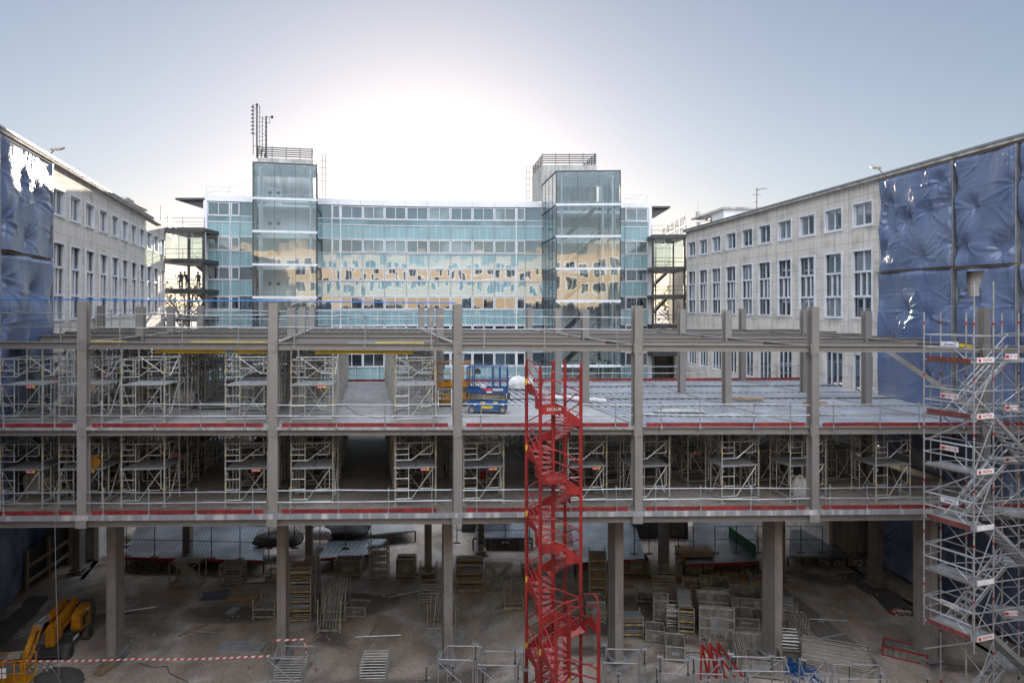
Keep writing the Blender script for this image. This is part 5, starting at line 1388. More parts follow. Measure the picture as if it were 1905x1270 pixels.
t = thing('bucket', 'pale blue bucket hung beside the orange lift rail', 'bucket', (p2.x + .55, p2.y - .3, p2.z + 2.34)); m = MB(); m.lathe(t.location, [(.14, 0), (.17, .33), (.18, .33), (.18, .36)], 12); m.build('pail', mat('pale_blue', (.3, .38, .45), rough=.5), t)

bl_ = thing('boom_lift', 'yellow articulated boom lift with dark chassis parked at the lower left', 'boom lift', (-22.65, 34.5, 0), math.atan2(-.99, .138))
m = MB(); m.prof([(-1.15, .32), (1.1, .32), (1.3, .42), (1.3, .62), (1.1, .74), (-1.2, .74), (-1.35, .55)], (0, -.48, 0), (0, .48, 0), V3((1, 0, 0)), V3((0, 0, 1))); m.bb((1.2, -.55, .28), (1.36, .55, .40)); ch = m.build('chassis', M['dark'], bl_, local=True)
m = MB(); m.bb((-.5, .482, .45), (.1, .49, .62)); m.build('white_sticker', M['signwhite'], ch, local=True)
for sx in (-1, 1):
    for sy in (-1, 1):
        m = MB(); m.lathe((sx * 1.02, sy * .66, .38), [(.28, -.15), (.36, -.14), (.385, -.08), (.385, .08), (.36, .14), (.28, .15)], 22, 'Y'); wh = m.build('wheel', M['tyre'], bl_, local=True)
        m = MB(); m.lathe((sx * 1.02, sy * (.66 + .145), .38), [(.2, -.01), (.2, .02), (.1, .03)], 14, 'Y'); m.build('rim', M['black'], wh, local=True)
for sy in (-1, 1):
    m = MB(); y0, y1 = sy * .30, sy * .74
    prof = [(-1.45, .82), (-.15, .82), (-.05, 1.0), (-.12, 1.62), (-.4, 1.78), (-1.2, 1.86), (-1.5, 1.6), (-1.55, 1.1)]
    m.prof(prof if True else prof, (0, min(y0, y1), 0), (0, max(y0, y1), 0), V3((1, 0, 0)), V3((0, 0, 1))); tc_ = m.build('turret_cover', M['lift'], bl_, local=True)
    m = MB(); m.bb((-.62, sy * .742, 1.0), (-.3, sy * .752, 1.5)); m.bb((-.85, sy * .742, 1.35), (-.7, sy * .752, 1.6)); m.build('grille', M['black'], tc_, local=True)
    m = MB(); m.bb((-.95, sy * .742, 1.6), (-.72, sy * .752, 1.72)); m.build('white_sticker', M['signwhite'], tc_, local=True)
m = MB(); m.prof([(-1.56, .85), (-1.25, .80), (-1.2, 1.88), (-1.45, 1.92), (-1.7, 1.6), (-1.72, 1.1)], (0, -.76, 0), (0, .76, 0), V3((1, 0, 0)), V3((0, 0, 1))); m.lathe((-.3, 0, .74), [(.4, 0), (.4, .12)], 16); m.build('counterweight', M['dark'], bl_, local=True)
m = MB(); m.bar((-1.25, 0, 2.0), (1.15, .05, 1.55), .26, .30); m.build('main_boom', M['lift'], bl_, local=True)
m = MB(); m.bar((-1.1, .0, 1.55), (1.1, .05, 1.15), .24, .26); m.bar((-.6, .18, 1.5), (.9, .2, 1.2), .05, .12); m.build('lower_arm', M['lift'], bl_, local=True)
m = MB(); m.prof([(.62, 1.0), (1.5, .86), (1.5, 1.72), (1.0, 1.82), (.62, 1.75)], (0, -.12, 0), (0, .24, 0), V3((1, 0, 0)), V3((0, 0, 1))); m.build('boom_head', M['lift'], bl_, local=True)
m = MB(); m.bar((-.9, -.36, 2.1), (.7, -.36, 1.95), .22, .26); m.build('upper_boom', M['lift'], bl_, local=True)
m = MB(); m.bar((.7, -.36, 1.95), (1.55, -.38, 1.98), .15, .18); m.tube((.2, -.5, 2.06), (1.4, -.5, 2.06), .04); m.box((1.6, -.38, 1.95), (.25, .34, .3)); m.build('telescope', M['galv'], bl_, local=True)
m = MB(); m.bar((1.62, -.44, 2.0), (3.05, -.34, .72), .22, .20); m.bar((1.62, -.22, 1.92), (3.0, -.14, .66), .05, .08); m.tube((1.66, -.22, 1.86), (2.2, -.2, 1.35), .045); m.build('jib', M['lift'], bl_, local=True)
bk = MB()
x0, x1, y0, y1, z0, z1 = 3.05, 3.95, -1.55, .25, .35, 1.45
for z in (z0, z0 + .55, z1):
    bk.path([V3((x0, y0, z)), V3((x1, y0, z)), V3((x1, y1, z)), V3((x0, y1, z)), V3((x0, y0, z))], .026, 6)
for x, y in ((x0, y0), (x1, y0), (x1, y1), (x0, y1), (x0, -.65), (x1, -.65), (x1, -.2), (x1, -1.1), (x0, -.2)): bk.tube((x, y, z0), (x, y, z1), .024, 6)
bk.bb((x0, y0, z0 - .05), (x1, y1, z0 + .01)); bk.bar((3.0, -.34, .4), (3.0, -.34, 1.0), .2, .1); b_ = bk.build('basket', M['lift'], bl_, local=True)
m = MB(); m.box((x0 + .15, -.55, z1 - .08), (.28, .5, .22)); m.build('control_panel', M['rack'], b_, local=True)
m = MB()
for k in range(4): m.bb((x1 + .028, -.85 + .2 * (k % 2), .75 + .25 * (k // 2)), (x1 + .034, -.70 + .2 * (k % 2), .95 + .25 * (k // 2)))
m.build('notice', M['signwhite'], b_, local=True)

# ================================================================ RACKS, CRATES AND STACKS ON THE GROUND
def rack(label, px, py, w, h, dep, kind, rz=0.0, cat='storage rack', name='storage_rack'):
    p = PG(px, py); k = p.y / FPX; W, Hh = w * k, h * k; W = max(.5, W)
    Hh = max(.35, Hh - dep * (py - HY) / FPX * .62)
    t = thing(name, label, cat, (p.x, p.y + dep / 2, 0), rz, 'racks and crates on the courtyard ground'); r = random.Random(int(px * 7 + py)); w2, d2 = W / 2, dep / 2
    f = MB()
    for sx in (-1, 1):
        for sy in (-1, 1):
            f.bar((sx * w2, sy * d2, 0), (sx * w2, sy * d2, Hh), .06, .06); f.box((sx * w2, sy * d2, .02), (.13, .13, .04))
            f.build('post', M['rack'], t, local=True) ; f = MB()
    lv = [.12] if Hh < 1.0 or kind in ('frames', 'cross') else [.12 + i * .52 for i in range(int((Hh - .1) / .52) + 1)]
    if kind == 'jacks': lv = [.12 + i * .42 for i in range(max(1, int((Hh - .05) / .42)))]
    for z in lv:
        f = MB()
        for sy in (-1, 1): f.bar((-w2, sy * d2, z), (w2, sy * d2, z), .05, .09)
        for sx in (-1, 1): f.bar((sx * w2, -d2, z), (sx * w2, d2, z), .05, .09)
        if kind == 'jacks' :
            n = max(4, int(W / .13))
            for i in range(n):
                for y in (-d2 * .6, 0, d2 * .6): f.tube((-w2 + W * (i + .5) / n, y, z), (-w2 + W * (i + .5) / n, y - .1, z + .26), .022, 5)
        f.build('shelf_frame', M['rack'], t, local=True)
    if kind == 'mesh':
        for sy in (-1, 1):
            m = MB(); m.bb((-w2 + .03, sy * d2 - .01, .16), (w2 - .03, sy * d2 + .01, Hh * (.95 if sy > 0 else .9))); s = m.build('side_panel', M['rackmesh'], t, local=True)
            if sy < 0:
                m = MB(); m.bb((-W * .18, -d2 - .022, .35), (W * .2, -d2 - .012, Hh * .7)); m.build('plate', M['galv'], s, local=True)
        for sx in (-1, 1): m = MB(); m.bb((sx * w2 - .01, -d2 + .03, .16), (sx * w2 + .01, d2 - .03, Hh * .95)); m.build('side_panel', M['rackmesh'], t, local=True)
        m = MB(); m.bb((-w2, -d2, .13), (w2, d2, .16)); m.build('floor_sheet', M['rackmesh'], t, local=True)
        m = MB()
        for sy in (-1, 1): m.tube((-w2, sy * d2, Hh), (w2, sy * d2, Hh), .025)
        for sx in (-1, 1): m.tube((sx * w2, -d2, Hh), (sx * w2, d2, Hh), .025)
        m.build('top_rim', M['rack'], t, local=True)
    elif kind in ('frames', 'cross'):
        n = 7
        for i in range(n):
            m = MB(); x = -w2 + .1 + (W - .2) * i / (n - 1) if kind == 'frames' else 0; y = -d2 + .05 + (dep - .1) * i / (n - 1)
            if kind == 'frames':
                l = .12; m.path([V3((x, -d2 + .05, .2)), V3((x + l, -d2 + .05, Hh + .15)), V3((x + l, d2 - .05, Hh + .1)), V3((x, d2 - .05, .2))], .022, 5)
                for q in (.35, .65): m.tube((x + l * q, -d2 + .05, .2 + (Hh - .1) * q), (x + l * q, d2 - .05, .2 + (Hh - .1) * q), .018, 5)
            else:
                m.path([V3((-w2 + .06, y, .2)), V3((w2 - .06, y, Hh)), V3((-w2 + .06, y, Hh - .02)), V3((w2 - .06, y, .2))], .02, 5)
                m.tube((-W * .15, y, .2), (-W * .15, y, Hh), .018, 5)
            m.build('stored_frame', M['alu'] if i % 2 else M['rack'], t, local=True)
    elif kind == 'boards':
        for z in lv:
            nb = 3
            for q in range(nb):
                m = MB(); zz = z + .07 + q * .1
                m.box((r.uniform(-.05, .05), r.uniform(-.1, .1), zz), (W * r.uniform(.86, .98), dep * r.uniform(.7, .95), .06), r.uniform(-.05, .05), r.uniform(-.03, .03)); m.build('stored_board', M['board'] if r.random() < .6 else M['ply'], t, local=True)
            for sx in (-.25, .25): m = MB(); m.box((W * sx + r.uniform(-.05, .05), -d2 - .03, z), (.14, .02, .08)); m.build('yellow_clip', M['yellow'], t, local=True)
    elif kind == 'rungs':
        n = int(Hh / .16)
        for i in range(n):
            m = MB(); z = .18 + i * (Hh - .1) / n
            for q in range(3): m.tube((-w2 + .05, -d2 + .1 + q * (dep - .2) / 2, z + r.uniform(0, .04)), (w2 - .05, -d2 + .1 + q * (dep - .2) / 2 + r.uniform(-.1, .1), z + r.uniform(0, .06)), .022, 5)
            m.build('stored_tube', M['alu'], t, local=True)
    return t
RK_ = [
 ('low timber-coloured rack of crossed braces right of the first ground column', 343, 1091, 56, 52, .9, 'cross'),
 ('small rack with slanted tubes beside the crossed brace rack', 428, 1089, 40, 46, .9, 'rungs'),
 ('small rack of pegged jacks left of the second ground column', 507, 1083, 26, 42, .9, 'jacks'),
 ('tall rack of boards directly right of the second ground column', 557, 1157, 40, 118, 1.1, 'boards'),
 ('dark back rack rising behind the tall board rack', 575, 1120, 26, 80, .8, 'boards'),
 ('open rack of upright frames standing alone before the corridor', 612, 1176, 42, 74, 1.2, 'frames'),
 ('second rack of upright frames just behind the lone frame rack', 622, 1140, 42, 62, 1.1, 'frames'),
 ('wide sheet sided crate near the back of the ground', 647, 1072, 48, 36, .9, 'mesh'),
 ('tall three tier rack of jacks at the back of the ground', 703, 1077, 34, 76, .8, 'jacks'),
 ('plain box crate right of the three tier jack rack', 754, 1074, 34, 40, .9, 'mesh'),
 ('flat topped low rack with pegs left of the tall board rack', 491, 1151, 40, 48, 1.2, 'jacks'),
 ('rack of ladder frames left of the middle ground column', 822, 1173, 52, 62, 1.1, 'frames'),
 ('rack of stacked timber layers right of the middle ground column', 873, 1102, 50, 66, .9, 'boards'),
 ('rack of crossed braces right of the stacked timber layers', 927, 1106, 50, 58, .9, 'cross'),
 ('narrow tall rack of boards behind the red stair', 1113, 1112, 30, 92, .9, 'boards'),
 ('crate with slatted ends low behind the red stair', 1108, 1160, 34, 52, 1.1, 'mesh'),
 ('open topped bin right of the fourth ground column at the back', 1183, 1068, 52, 34, 1.3, 'mesh'),
 ('low rack with slanted tubes and yellow clips behind the bins', 1238, 1092, 42, 40, 1.0, 'rungs'),
 ('low rack with two rails right of the fourth ground column base', 1177, 1184, 40, 50, 1.1, 'boards'),
 ('narrow upright metal cabinet crate standing alone', 1231, 1156, 26, 60, .7, 'mesh'),
 ('empty open bin in front of the timber panel stack', 1302, 1092, 52, 32, 1.9, 'mesh'),
 ('second open bin stepping right from the timber panel stack', 1338, 1112, 52, 34, 1.9, 'mesh'),
 ('third open bin beside the fifth ground column', 1398, 1134, 52, 38, 1.9, 'mesh'),
 ('long side rack of dark couplings left of the big bin stack', 1284, 1178, 28, 70, 2.2, 'boards'),
 ('big open bin with plates in the middle of the bin stack', 1340, 1192, 62, 86, 2.0, 'mesh'),
 ('rack of jacks right of the big plated bin', 1352, 1218, 52, 50, 1.6, 'jacks'),
 ('largest open bin with pale end panel near the bottom edge', 1424, 1262, 80, 70, 2.4, 'mesh'),
 ('rack of dusty couplings at the back edge between the column and red stair', 985, 1085, 30, 40, .9, 'boards'),
 ('grey sheet sided crate left of the bin stack near the props', 1262, 1232, 34, 46, 1.4, 'mesh'),
 ('pegged rack standing behind the plated bin', 1330, 1150, 50, 40, 1.5, 'jacks'),
 ('rack of ladder frames beside the largest bin', 1380, 1240, 30, 52, 1.8, 'frames'),
 ('low board rack far right of the timber panel stack', 1418, 1090, 36, 30, 1.0, 'boards'),
 ('grey crate of loose clamps before the upright metal cabinet', 1222, 1196, 34, 34, 1.0, 'mesh'),
 ('rack of slanted tubes between the cabinet and the bin stack', 1258, 1168, 30, 48, 1.2, 'rungs'),
 ('pegged rack at the back between the bins and fourth column', 1205, 1122, 34, 36, 1.1, 'jacks'),
 ('board rack leaning close behind the fifth ground column', 1468, 1156, 34, 46, 1.1, 'boards'),
 ('open crate before the third open bin', 1392, 1172, 46, 36, 1.4, 'mesh'),
 ('rack of frames right of the fifth ground column', 1490, 1188, 34, 44, 1.2, 'frames'),
 ('low crate right of the lone frame rack', 662, 1150, 38, 30, 1.0, 'mesh'),
 ('low rack of tubes behind the middle ground column', 800, 1122, 40, 34, 1.0, 'rungs'),
 ('pegged rack at the back right of the plain box crate', 795, 1082, 30, 36, .9, 'jacks'),
 ('crate of boards by the red stair left side', 955, 1135, 34, 36, 1.0, 'boards'),
 ('rack of steps behind the fifth ground column base', 1474, 1214, 36, 44, 1.0, 'rungs'),
]
for lab, px, py, w, h, dp, kd in RK_: rack(lab, px, py, w, h, dp, kd, rnd.uniform(-.05, .05) if px < 1200 else -.18 + rnd.uniform(-.04, .04))
def stack(label, px, py, wm, dm, n, th, m_, rz=0, jit=.05, name='board_stack', cat='board stack', z=0.0, part='board'):
    p = PG(px, py, z) if z == 0 else None
    t = thing(name, label, cat, (p.x, p.y + dm / 2, 0), rz); r = random.Random(int(px + py))
    for k in range(n):
        b = MB(); b.box((r.uniform(-jit, jit), r.uniform(-jit, jit), th * (k + .5) + .004), (wm * r.uniform(.95, 1.0), dm, th * .92), r.uniform(-jit, jit) * .5); b.build(part, m_, t, local=True)
    return t
stack('high stack of timber panels with a grey sheet on top', 1296, 1062, 2.3, 1.2, 12, .11, M['board'])
stack('low pallet of timber right of the high panel stack', 1355, 1070, 1.5, .8, 2, .1, M['board'], R(-10))
stack('two dark blue sheets lying on the ground', 395, 1115, 1.6, 1.0, 2, .03, mat('dark_blue_sheet', (.03, .035, .07), (.04, .045, .08), rough=.6), R(12), .18, part='sheet', name='sheet_stack', cat='sheets')
stack('table like timber panel with a block on it', 448, 1118, 1.7, 1.0, 4, .08, M['board'], R(8), .08)
stack('broad flat timber board lying near the barrier tape', 442, 1213, 2.4, 1.0, 1, .09, M['ply'], R(-2), part='board')
stack('thin board on the ground behind the broad flat board', 428, 1142, .5, .9, 1, .02, M['ply'], R(-12))
stack('narrow timber offcut leaning by the first column base', 186, 1258, .28, 1.0, 5, .08, M['board'], R(-8))
stack('long timber beam lying right of the slanted tube rack', 1278, 1096, .5, 2.4, 2, .18, M['board'], R(20), part='beam')
stack('pale torn sheet heap right of the fifth ground column', 1505, 1200, 1.9, .8, 2, .05, M['ply'], R(-24), .2, part='sheet', name='sheet_stack', cat='sheets')
stack('thin planks lying before the sixth ground column', 1470, 1063, 1.8, .5, 3, .03, M['board'], R(-5), .15, part='plank')
stack('grey slab offcut on the ground left of the boom lift', 20, 1252, 1.6, .9, 1, .05, M['conc'], R(20), part='slab')
def pile(label, px, py, wm, n, rise, m_, rz, dm=2.0, ladder=True):
    p = PG(px, py); t = thing('frame_pile', label, 'frame pile', (p.x, p.y + .4, 0), rz)
    for k in range(n):
        b = MB(); z = .08 + k * rise
        for x in (-wm / 2, wm / 2): b.tube((x, 0, z), (x, dm, z), .028)
        for q in range(6): b.tube((-wm / 2, dm * (q + .3) / 6, z), (wm / 2, dm * (q + .3) / 6, z), .017, 5)
        b.build('frame', m_, t, local=True)
pile('broad pile of flat ladder frames at the lower right', 1565, 1262, 3.0, 6, .11, M['rack'], R(-22), 2.4)
pile('bright pile of ladder frames near the bottom edge left of centre', 690, 1275, 1.2, 6, .13, M['alu'], R(2), 1.5)
pile('bright tube rack contents in front of the second ground column', 530, 1278, 1.3, 5, .12, M['alu'], 0, 1.4)
# loose planks and tubes lying about between the racks
r = random.Random(21)
SP = [(620, 1062, 'behind the wide sheet sided crate'), (585, 1190, 'before the lone frame rack'), (745, 1100, 'before the plain box crate'), (850, 1122, 'before the stacked timber layers'), (940, 1128, 'before the crossed brace rack at the red stair'), (1160, 1090, 'before the open topped bin'), (1205, 1105, 'left of the slanted tube rack'), (1255, 1130, 'above the upright metal cabinet crate'), (1345, 1142, 'before the second open bin'), (1190, 1212, 'before the two railed rack'), (1260, 1215, 'left of the bin stack'), (1440, 1165, 'right of the third open bin'), (1530, 1150, 'on the grooved track'), (1480, 1090, 'behind the fifth ground column'), (1610, 1150, 'left of the red clamp heap'), (1545, 1185, 'at the end of the grooved track'), (360, 1172, 'before the dark blue sheets'), (330, 1110, 'before the crossed brace rack by the first column'), (245, 1130, 'right of the first ground column'), (470, 1085, 'between the two small racks at the back'), (690, 1180, 'alone on the open earth'), (905, 1160, 'left of the red stair on bare earth')]
for k, (x, y, w) in enumerate(SP):
    for j in range(2 if k % 2 == 0 else 1):
        p = PG(x + j * 14, y + j * 5); a = r.uniform(-.5, .5) + (1.2 if r.random() < .35 else 0); L_ = r.uniform(.5, 1.3); d = V3((math.cos(a), math.sin(a), 0)) * L_; m = MB()
        z = .03 + .045 * j
        if j == 0: m.bar(p - d + V3((0, 0, z)), p + d + V3((0, 0, z + r.uniform(0, .05))), r.uniform(.12, .26), .04); tag(m.build('plank', M['board'] if k % 3 else M['ply']), 'loose plank lying on the earth ' + w, 'plank', 'loose planks on the earth')
        else: m.tube(p - d + V3((0, 0, z)), p + d + V3((0, 0, z)), .03, 6); tag(m.build('tube', M['galv']), 'loose tube lying on the earth ' + w, 'tube', 'loose tubes on the earth')
# red mesh crate lying on its side, pile of red clamps, red brackets
p = PG(1697, 1232); t = thing('mesh_crate', 'red framed mesh crate tipped over at the lower right', 'crate', (p.x, p.y + .6, .02), R(-32))
m = MB(); L_, W_, Hh = 1.9, .9, .45
for a, b in (((0, 0, 0), (L_, 0, 0)), ((L_, 0, 0), (L_, W_, 0)), ((L_, W_, 0), (0, W_, 0)), ((0, W_, 0), (0, 0, 0))):
    A, B = V3(a) - V3((L_ / 2, W_ / 2, 0)), V3(b) - V3((L_ / 2, W_ / 2, 0)); m.bar(A, B, .07, .07); m.bar(A + V3((0, 0, Hh)), B + V3((0, 0, Hh)), .07, .07); m.bar(A, A + V3((0, 0, Hh)), .07, .07)
m.build('frame', M['red'], t, local=True)
m = MB(); m.bb((-L_ / 2, -W_ / 2, Hh - .02), (L_ / 2, W_ / 2, Hh - .01)); m.build('mesh_top', M['rackmesh'], t, local=True)
m = MB(); m.bb((-L_ / 2 + .02, -W_ / 2 - .005, .04), (L_ / 2 - .02, -W_ / 2 + .005, Hh)); m.build('side_panel', M['rackmesh'], t, local=True)
def heap(name, label, cat, px, py, n, s, spread, mats, seed, zbase=None, pt=None):
    p = pt if pt is not None else PG(px, py); r = random.Random(seed); m = MB()
    for k in range(n):
        a = r.uniform(0, 6.28); q = spread * math.sqrt(r.random()); z = (spread - q) * .35 * r.random() + s * .3
        b = (p.x + q * math.cos(a), p.y + q * math.sin(a) * .7, p.z + z); m.mi = k % len(mats)
        m.box(b, (s * r.uniform(.5, 1.4), s * r.uniform(.4, .8), s * r.uniform(.3, .7)), r.uniform(0, 3), r.uniform(-.7, .7))
    return tag(m.build(name, mats), label, cat)
def heap_stuff(*a, **k):
    o = heap(*a, **k); o['kind'] = 'stuff'; return o
heap_stuff('clamp_heap', 'heap of red and pale clamps on the dark soil', 'clamp heap', 1673, 1140, 70, .16, .55, [M['red'], M['rack'], M['bag']], 3)
heap_stuff('rubble', 'rubble strip at the edge of the left raised deck', 'rubble', 238, 1010, 160, .2, 1.6, [M['conc2'], M['greyconc']], 4)
heap_stuff('rubble', 'rubble bank behind the sixth ground column', 'rubble', 1565, 1042, 160, .2, 1.7, [M['conc2'], M['greyconc']], 5)
heap_stuff('rubble', 'small rubbish scraps near the boom lift basket', 'rubble', 70, 1245, 40, .1, .7, [M['bag'], M['rack']], 6)
heap_stuff('rubble', 'odd scraps of wood and strapping between the bins and fifth column', 'rubble', 1395, 1082, 45, .14, .7, [M['board'], M['bag'], M['lift']], 7)
heap_stuff('rubble', 'dark debris under the left raised deck edge', 'rubble', 300, 1052, 120, .16, 2.2, [M['conc2'], M['soil']], 8)
# scattered grit on the earth
r = random.Random(5); m = MB()
for k in range(420):
    x, y = r.uniform(-24, 24), r.uniform(31, 47); s = r.uniform(.02, .09); m.box((x, y, s * .3), (s, s * .8, s * .6), r.uniform(0, 3), r.uniform(-.4, .4))
tag(m.build('grit', M['greyconc']), 'scattered grit and small stones over the courtyard earth', 'grit', kind='stuff')

# red steel brackets leaning among the props
t = thing('steel_bracket', 'dark red steel trestles leaning among the props at the bottom', 'bracket', PG(1322, 1262), R(10)); 
for k in range(3):
    m = MB(); x = -.5 + k * .4; m.bar((x, 0, 0), (x + .2, .3, 1.5), .1, .08); m.bar((x + .4, 0, 0), (x + .2, .3, 1.5), .08, .08); m.bar((x + .2, .3, 1.5), (x + 1.0, -.6, .3), .06, .08); m.build('trestle', M['red'], t, local=True)
# ================================================================ FORK HEADED PROPS AND PROP FRAMES AT THE BOTTOM EDGE
HEADS = [(793, 1238), (843, 1237), (885, 1198), (887, 1228), (898, 1242), (958, 1206), (964, 1235), (976, 1246), (1124, 1199), (1199, 1207), (1228, 1221), (1222, 1241), (1280, 1227), (1290, 1222), (1342, 1225), (1360, 1216), (1386, 1245), (1391, 1256), (1436, 1220), (1475, 1262), (1496, 1227), (1528, 1262), (1580, 1236), (1638, 1252), (1725, 1261), (1150, 1252), (1317, 1264)]
def near_words(px):
    if px < 900: return 'by the middle ground column'
    if px < 1000: return 'left of the red stair'
    if px < 1180: return 'right of the red stair'
    if px < 1300: return 'before the bin stack'
    if px < 1420: return 'before the largest bin'
    if px < 1560: return 'beside the blue netting'
    return 'before the ladder frame pile'
cnt = {}
ORD = ['first', 'second', 'third', 'fourth', 'fifth', 'sixth', 'seventh']
pp = None
for px, py in sorted(HEADS):
    d = 27.6 + .25 * ((px * 7) % 5 - 2) * .5; p = P(px, py, d); w = near_words(px); cnt[w] = cnt.get(w, 0) + 1
    lab = 'fork headed prop, %s from the left of those %s' % (ORD[cnt[w] - 1], w)
    rz = ((px * 13) % 17 - 8) * .06
    t = thing('shoring_prop', lab, 'prop', (p.x, p.y, 0), rz, 'fork headed props along the bottom edge')
    m = MB(); m.tube((0, 0, .01), (0, 0, p.z - .62), .03, 8); m.box((0, 0, .008), (.16, .16, .016)); m.build('tube', M['galv2'], t, local=True)
    m = MB(); m.tube((0, 0, p.z - .62), (0, 0, p.z), .022, 8); m.lathe((0, 0, p.z - .60), [(.05, 0), (.05, .05)], 8); m.build('threaded_stem', M['black'], t, local=True)
    m = MB(); m.box((0, 0, p.z + .006), (.26, .18, .012))
    for sx in (-1, 1):
        for sy in (-1, 1): m.tube((sx * .10, sy * .07, p.z), (sx * .10, sy * .07, p.z + .16), .011, 5)
    m.build('fork_head', M['galv2'], t, local=True)
PF = [(815, 880, 1226, 'around the middle ground column'), (888, 962, 1236, 'left of the red stair'), (1122, 1186, 1232, 'right of the red stair'), (1231, 1280, 1252, 'before the bin stack'), (1293, 1344, 1252, 'beneath the dark red trestles'), (1362, 1468, 1247, 'before the largest bin'), (1496, 1545, 1252, 'before the blue netting'), (1560, 1650, 1262, 'before the ladder frame pile'), (498, 562, 1223, 'around the second ground column')]
for x0, x1, y, w in PF:
    d = 27.3 if x0 > 600 else 31.0; a, b = P(x0, y, d), P(x1, y + 1.5, d + .1)
    t = thing('prop_frame', 'grey tube frame of ledgers and legs ' + w, 'tube frame', (a.x, a.y, 0), 0, 'tube frames along the bottom edge')
    for q in (a, b):
        for o in (0, 1.1):
            m = MB(); m.tube((q.x + o * .25, q.y + o, .01), (q.x + o * .25, q.y + o, q.z + .05), .026, 7); m.build('leg', M['galv2'], t)
    m = MB(); o = V3((.275, 1.1, 0))
    for p_, q_ in ((a, b), (a + o, b + o), (a, a + o), (b, b + o)): m.tube(p_, q_, .026, 6)
    m.build('top_ledgers', M['galv2'], t)
    m = MB(); m.tube(a + V3((0, -.03, -.08)), b + V3((0, -.03, -1.3)), .02, 6); m.tube(b + o + V3((0, .03, -.1)), a + o + V3((0, .03, -1.3)), .02, 6); m.tube(a - V3((0, 0, 1.0)), b - V3((0, 0, 1.0)), .022, 6); m.build('braces', M['galv2'], t)
# blue netting heap
r = random.Random(12); p = PG(1490, 1248); m = MB()
for k in range(45):
    a = r.uniform(0, 6.28); q0 = p + V3((r.gauss(0, .35), r.gauss(0, .3), .02)); pts = [q0]
    for _ in range(4): a += r.uniform(-.8, .8); pts.append(pts[-1] + V3((.22 * math.cos(a), .22 * math.sin(a), r.uniform(-.02, .07)))); pts[-1].z = max(.02, pts[-1].z)
    m.path(pts, .03, 5)
tag(m.build('netting_heap', M['blue']), 'tangled blue netting heap right of the largest bin', 'netting')

# ================================================================ BARRIER TAPE, ROPES, CABLES
def tape(label, pts, w=.085):
    t = thing('barrier_tape', label, 'barrier tape', pts[0], 0, 'red and white barrier tapes'); A, B = MB(), MB(); k = 0
    for a, b in zip(pts[:-1], pts[1:]):
        d = b - a; n = max(1, int(d.length / .16)); s, u = A.axes(a, b) ; sag_ = .04 * d.length / 4
        for i in range(n):
            f0, f1 = i / n, (i + 1) / n; p, q = a + d * f0, a + d * f1
            p = p - V3((0, 0, sag_ * 4 * f0 * (1 - f0))); q = q - V3((0, 0, sag_ * 4 * f1 * (1 - f1))); hh = u * (w / 2); sk = d.normalized() * .05
            (A if k % 2 else B).plate([p - hh - sk, q - hh - sk, q + hh + sk, p + hh + sk], s * .003); k += 1
    A.build('red_stripes', M['signred'], t); B.build('white_stripes', M['signwhite'], t)
g = lambda px, py, z: PG(px, py, z)
tape('long barrier tape stretched across the lower left corner', [g(-20, 1227, 1.0), g(250, 1225, 1.0), g(460, 1221, 1.0), g(503, 1219, 1.0)])
tape('short barrier tape hanging straight down from the long tape', [g(462, 1222, 1.0), g(463, 1238, .5), g(465, 1254, .1)])
tape('barrier tape drooping right of the second ground column', [g(505, 1225, .9), g(508, 1190, 1.4), g(565, 1188, 1.3), g(574, 1225, .4), g(590, 1246, .06)])
tape('tape scrap wound on the foot of the grey stair scaffold', [V3((16.8, 27.0, 1.6)), V3((17.3, 26.4, .7)), V3((17.9, 25.6, .2))])
tape('tape scrap twisted on a post right of the short red stair', [P(1106, 1180, 27.2), P(1108, 1200, 27.2), P(1106, 1215, 27.2), P(1111, 1240, 27.2)])
def cable(label, pts, r, m_, cat='cable', name='cable'):
    m = MB(); m.path(pts, r, 5); return tag(m.build(name, m_), label, cat)
cable('thin pale rope hanging from the lower deck near the left edge', [P(101.5, 905, 28.9), P(102, 975, 28.9), P(104.5, 1100, 28.9), P(110, 1256, 28.9)], .012, M['galv'], 'rope', 'rope')
cable('dark cable winding over the earth right of the first ground column', [g(258, 1232, .02), g(285, 1241, .02), g(310, 1238, .02), g(316, 1252, .02), g(350, 1268, .02)], .018, M['black'])
cable('pale hose on the earth beside the boom lift basket', [g(90, 1233, .03), g(103, 1250, .03), g(112, 1268, .03)], .03, M['galv'], 'hose', 'hose')
cable('black cable drooping between the corridor guardrails', [at(node(1.36, .1), Z2 + 1.0), at(node(1.45, .12), Z2 + .45), at(node(1.58, .12), Z2 + .25), at(node(1.72, .12), Z2 + .7)], .014, M['black'])
cable('white cable on the earth beside the left concrete strip', [g(140, 1100, .02), g(170, 1090, .02), g(196, 1083, .02)], .02, M['galv'])
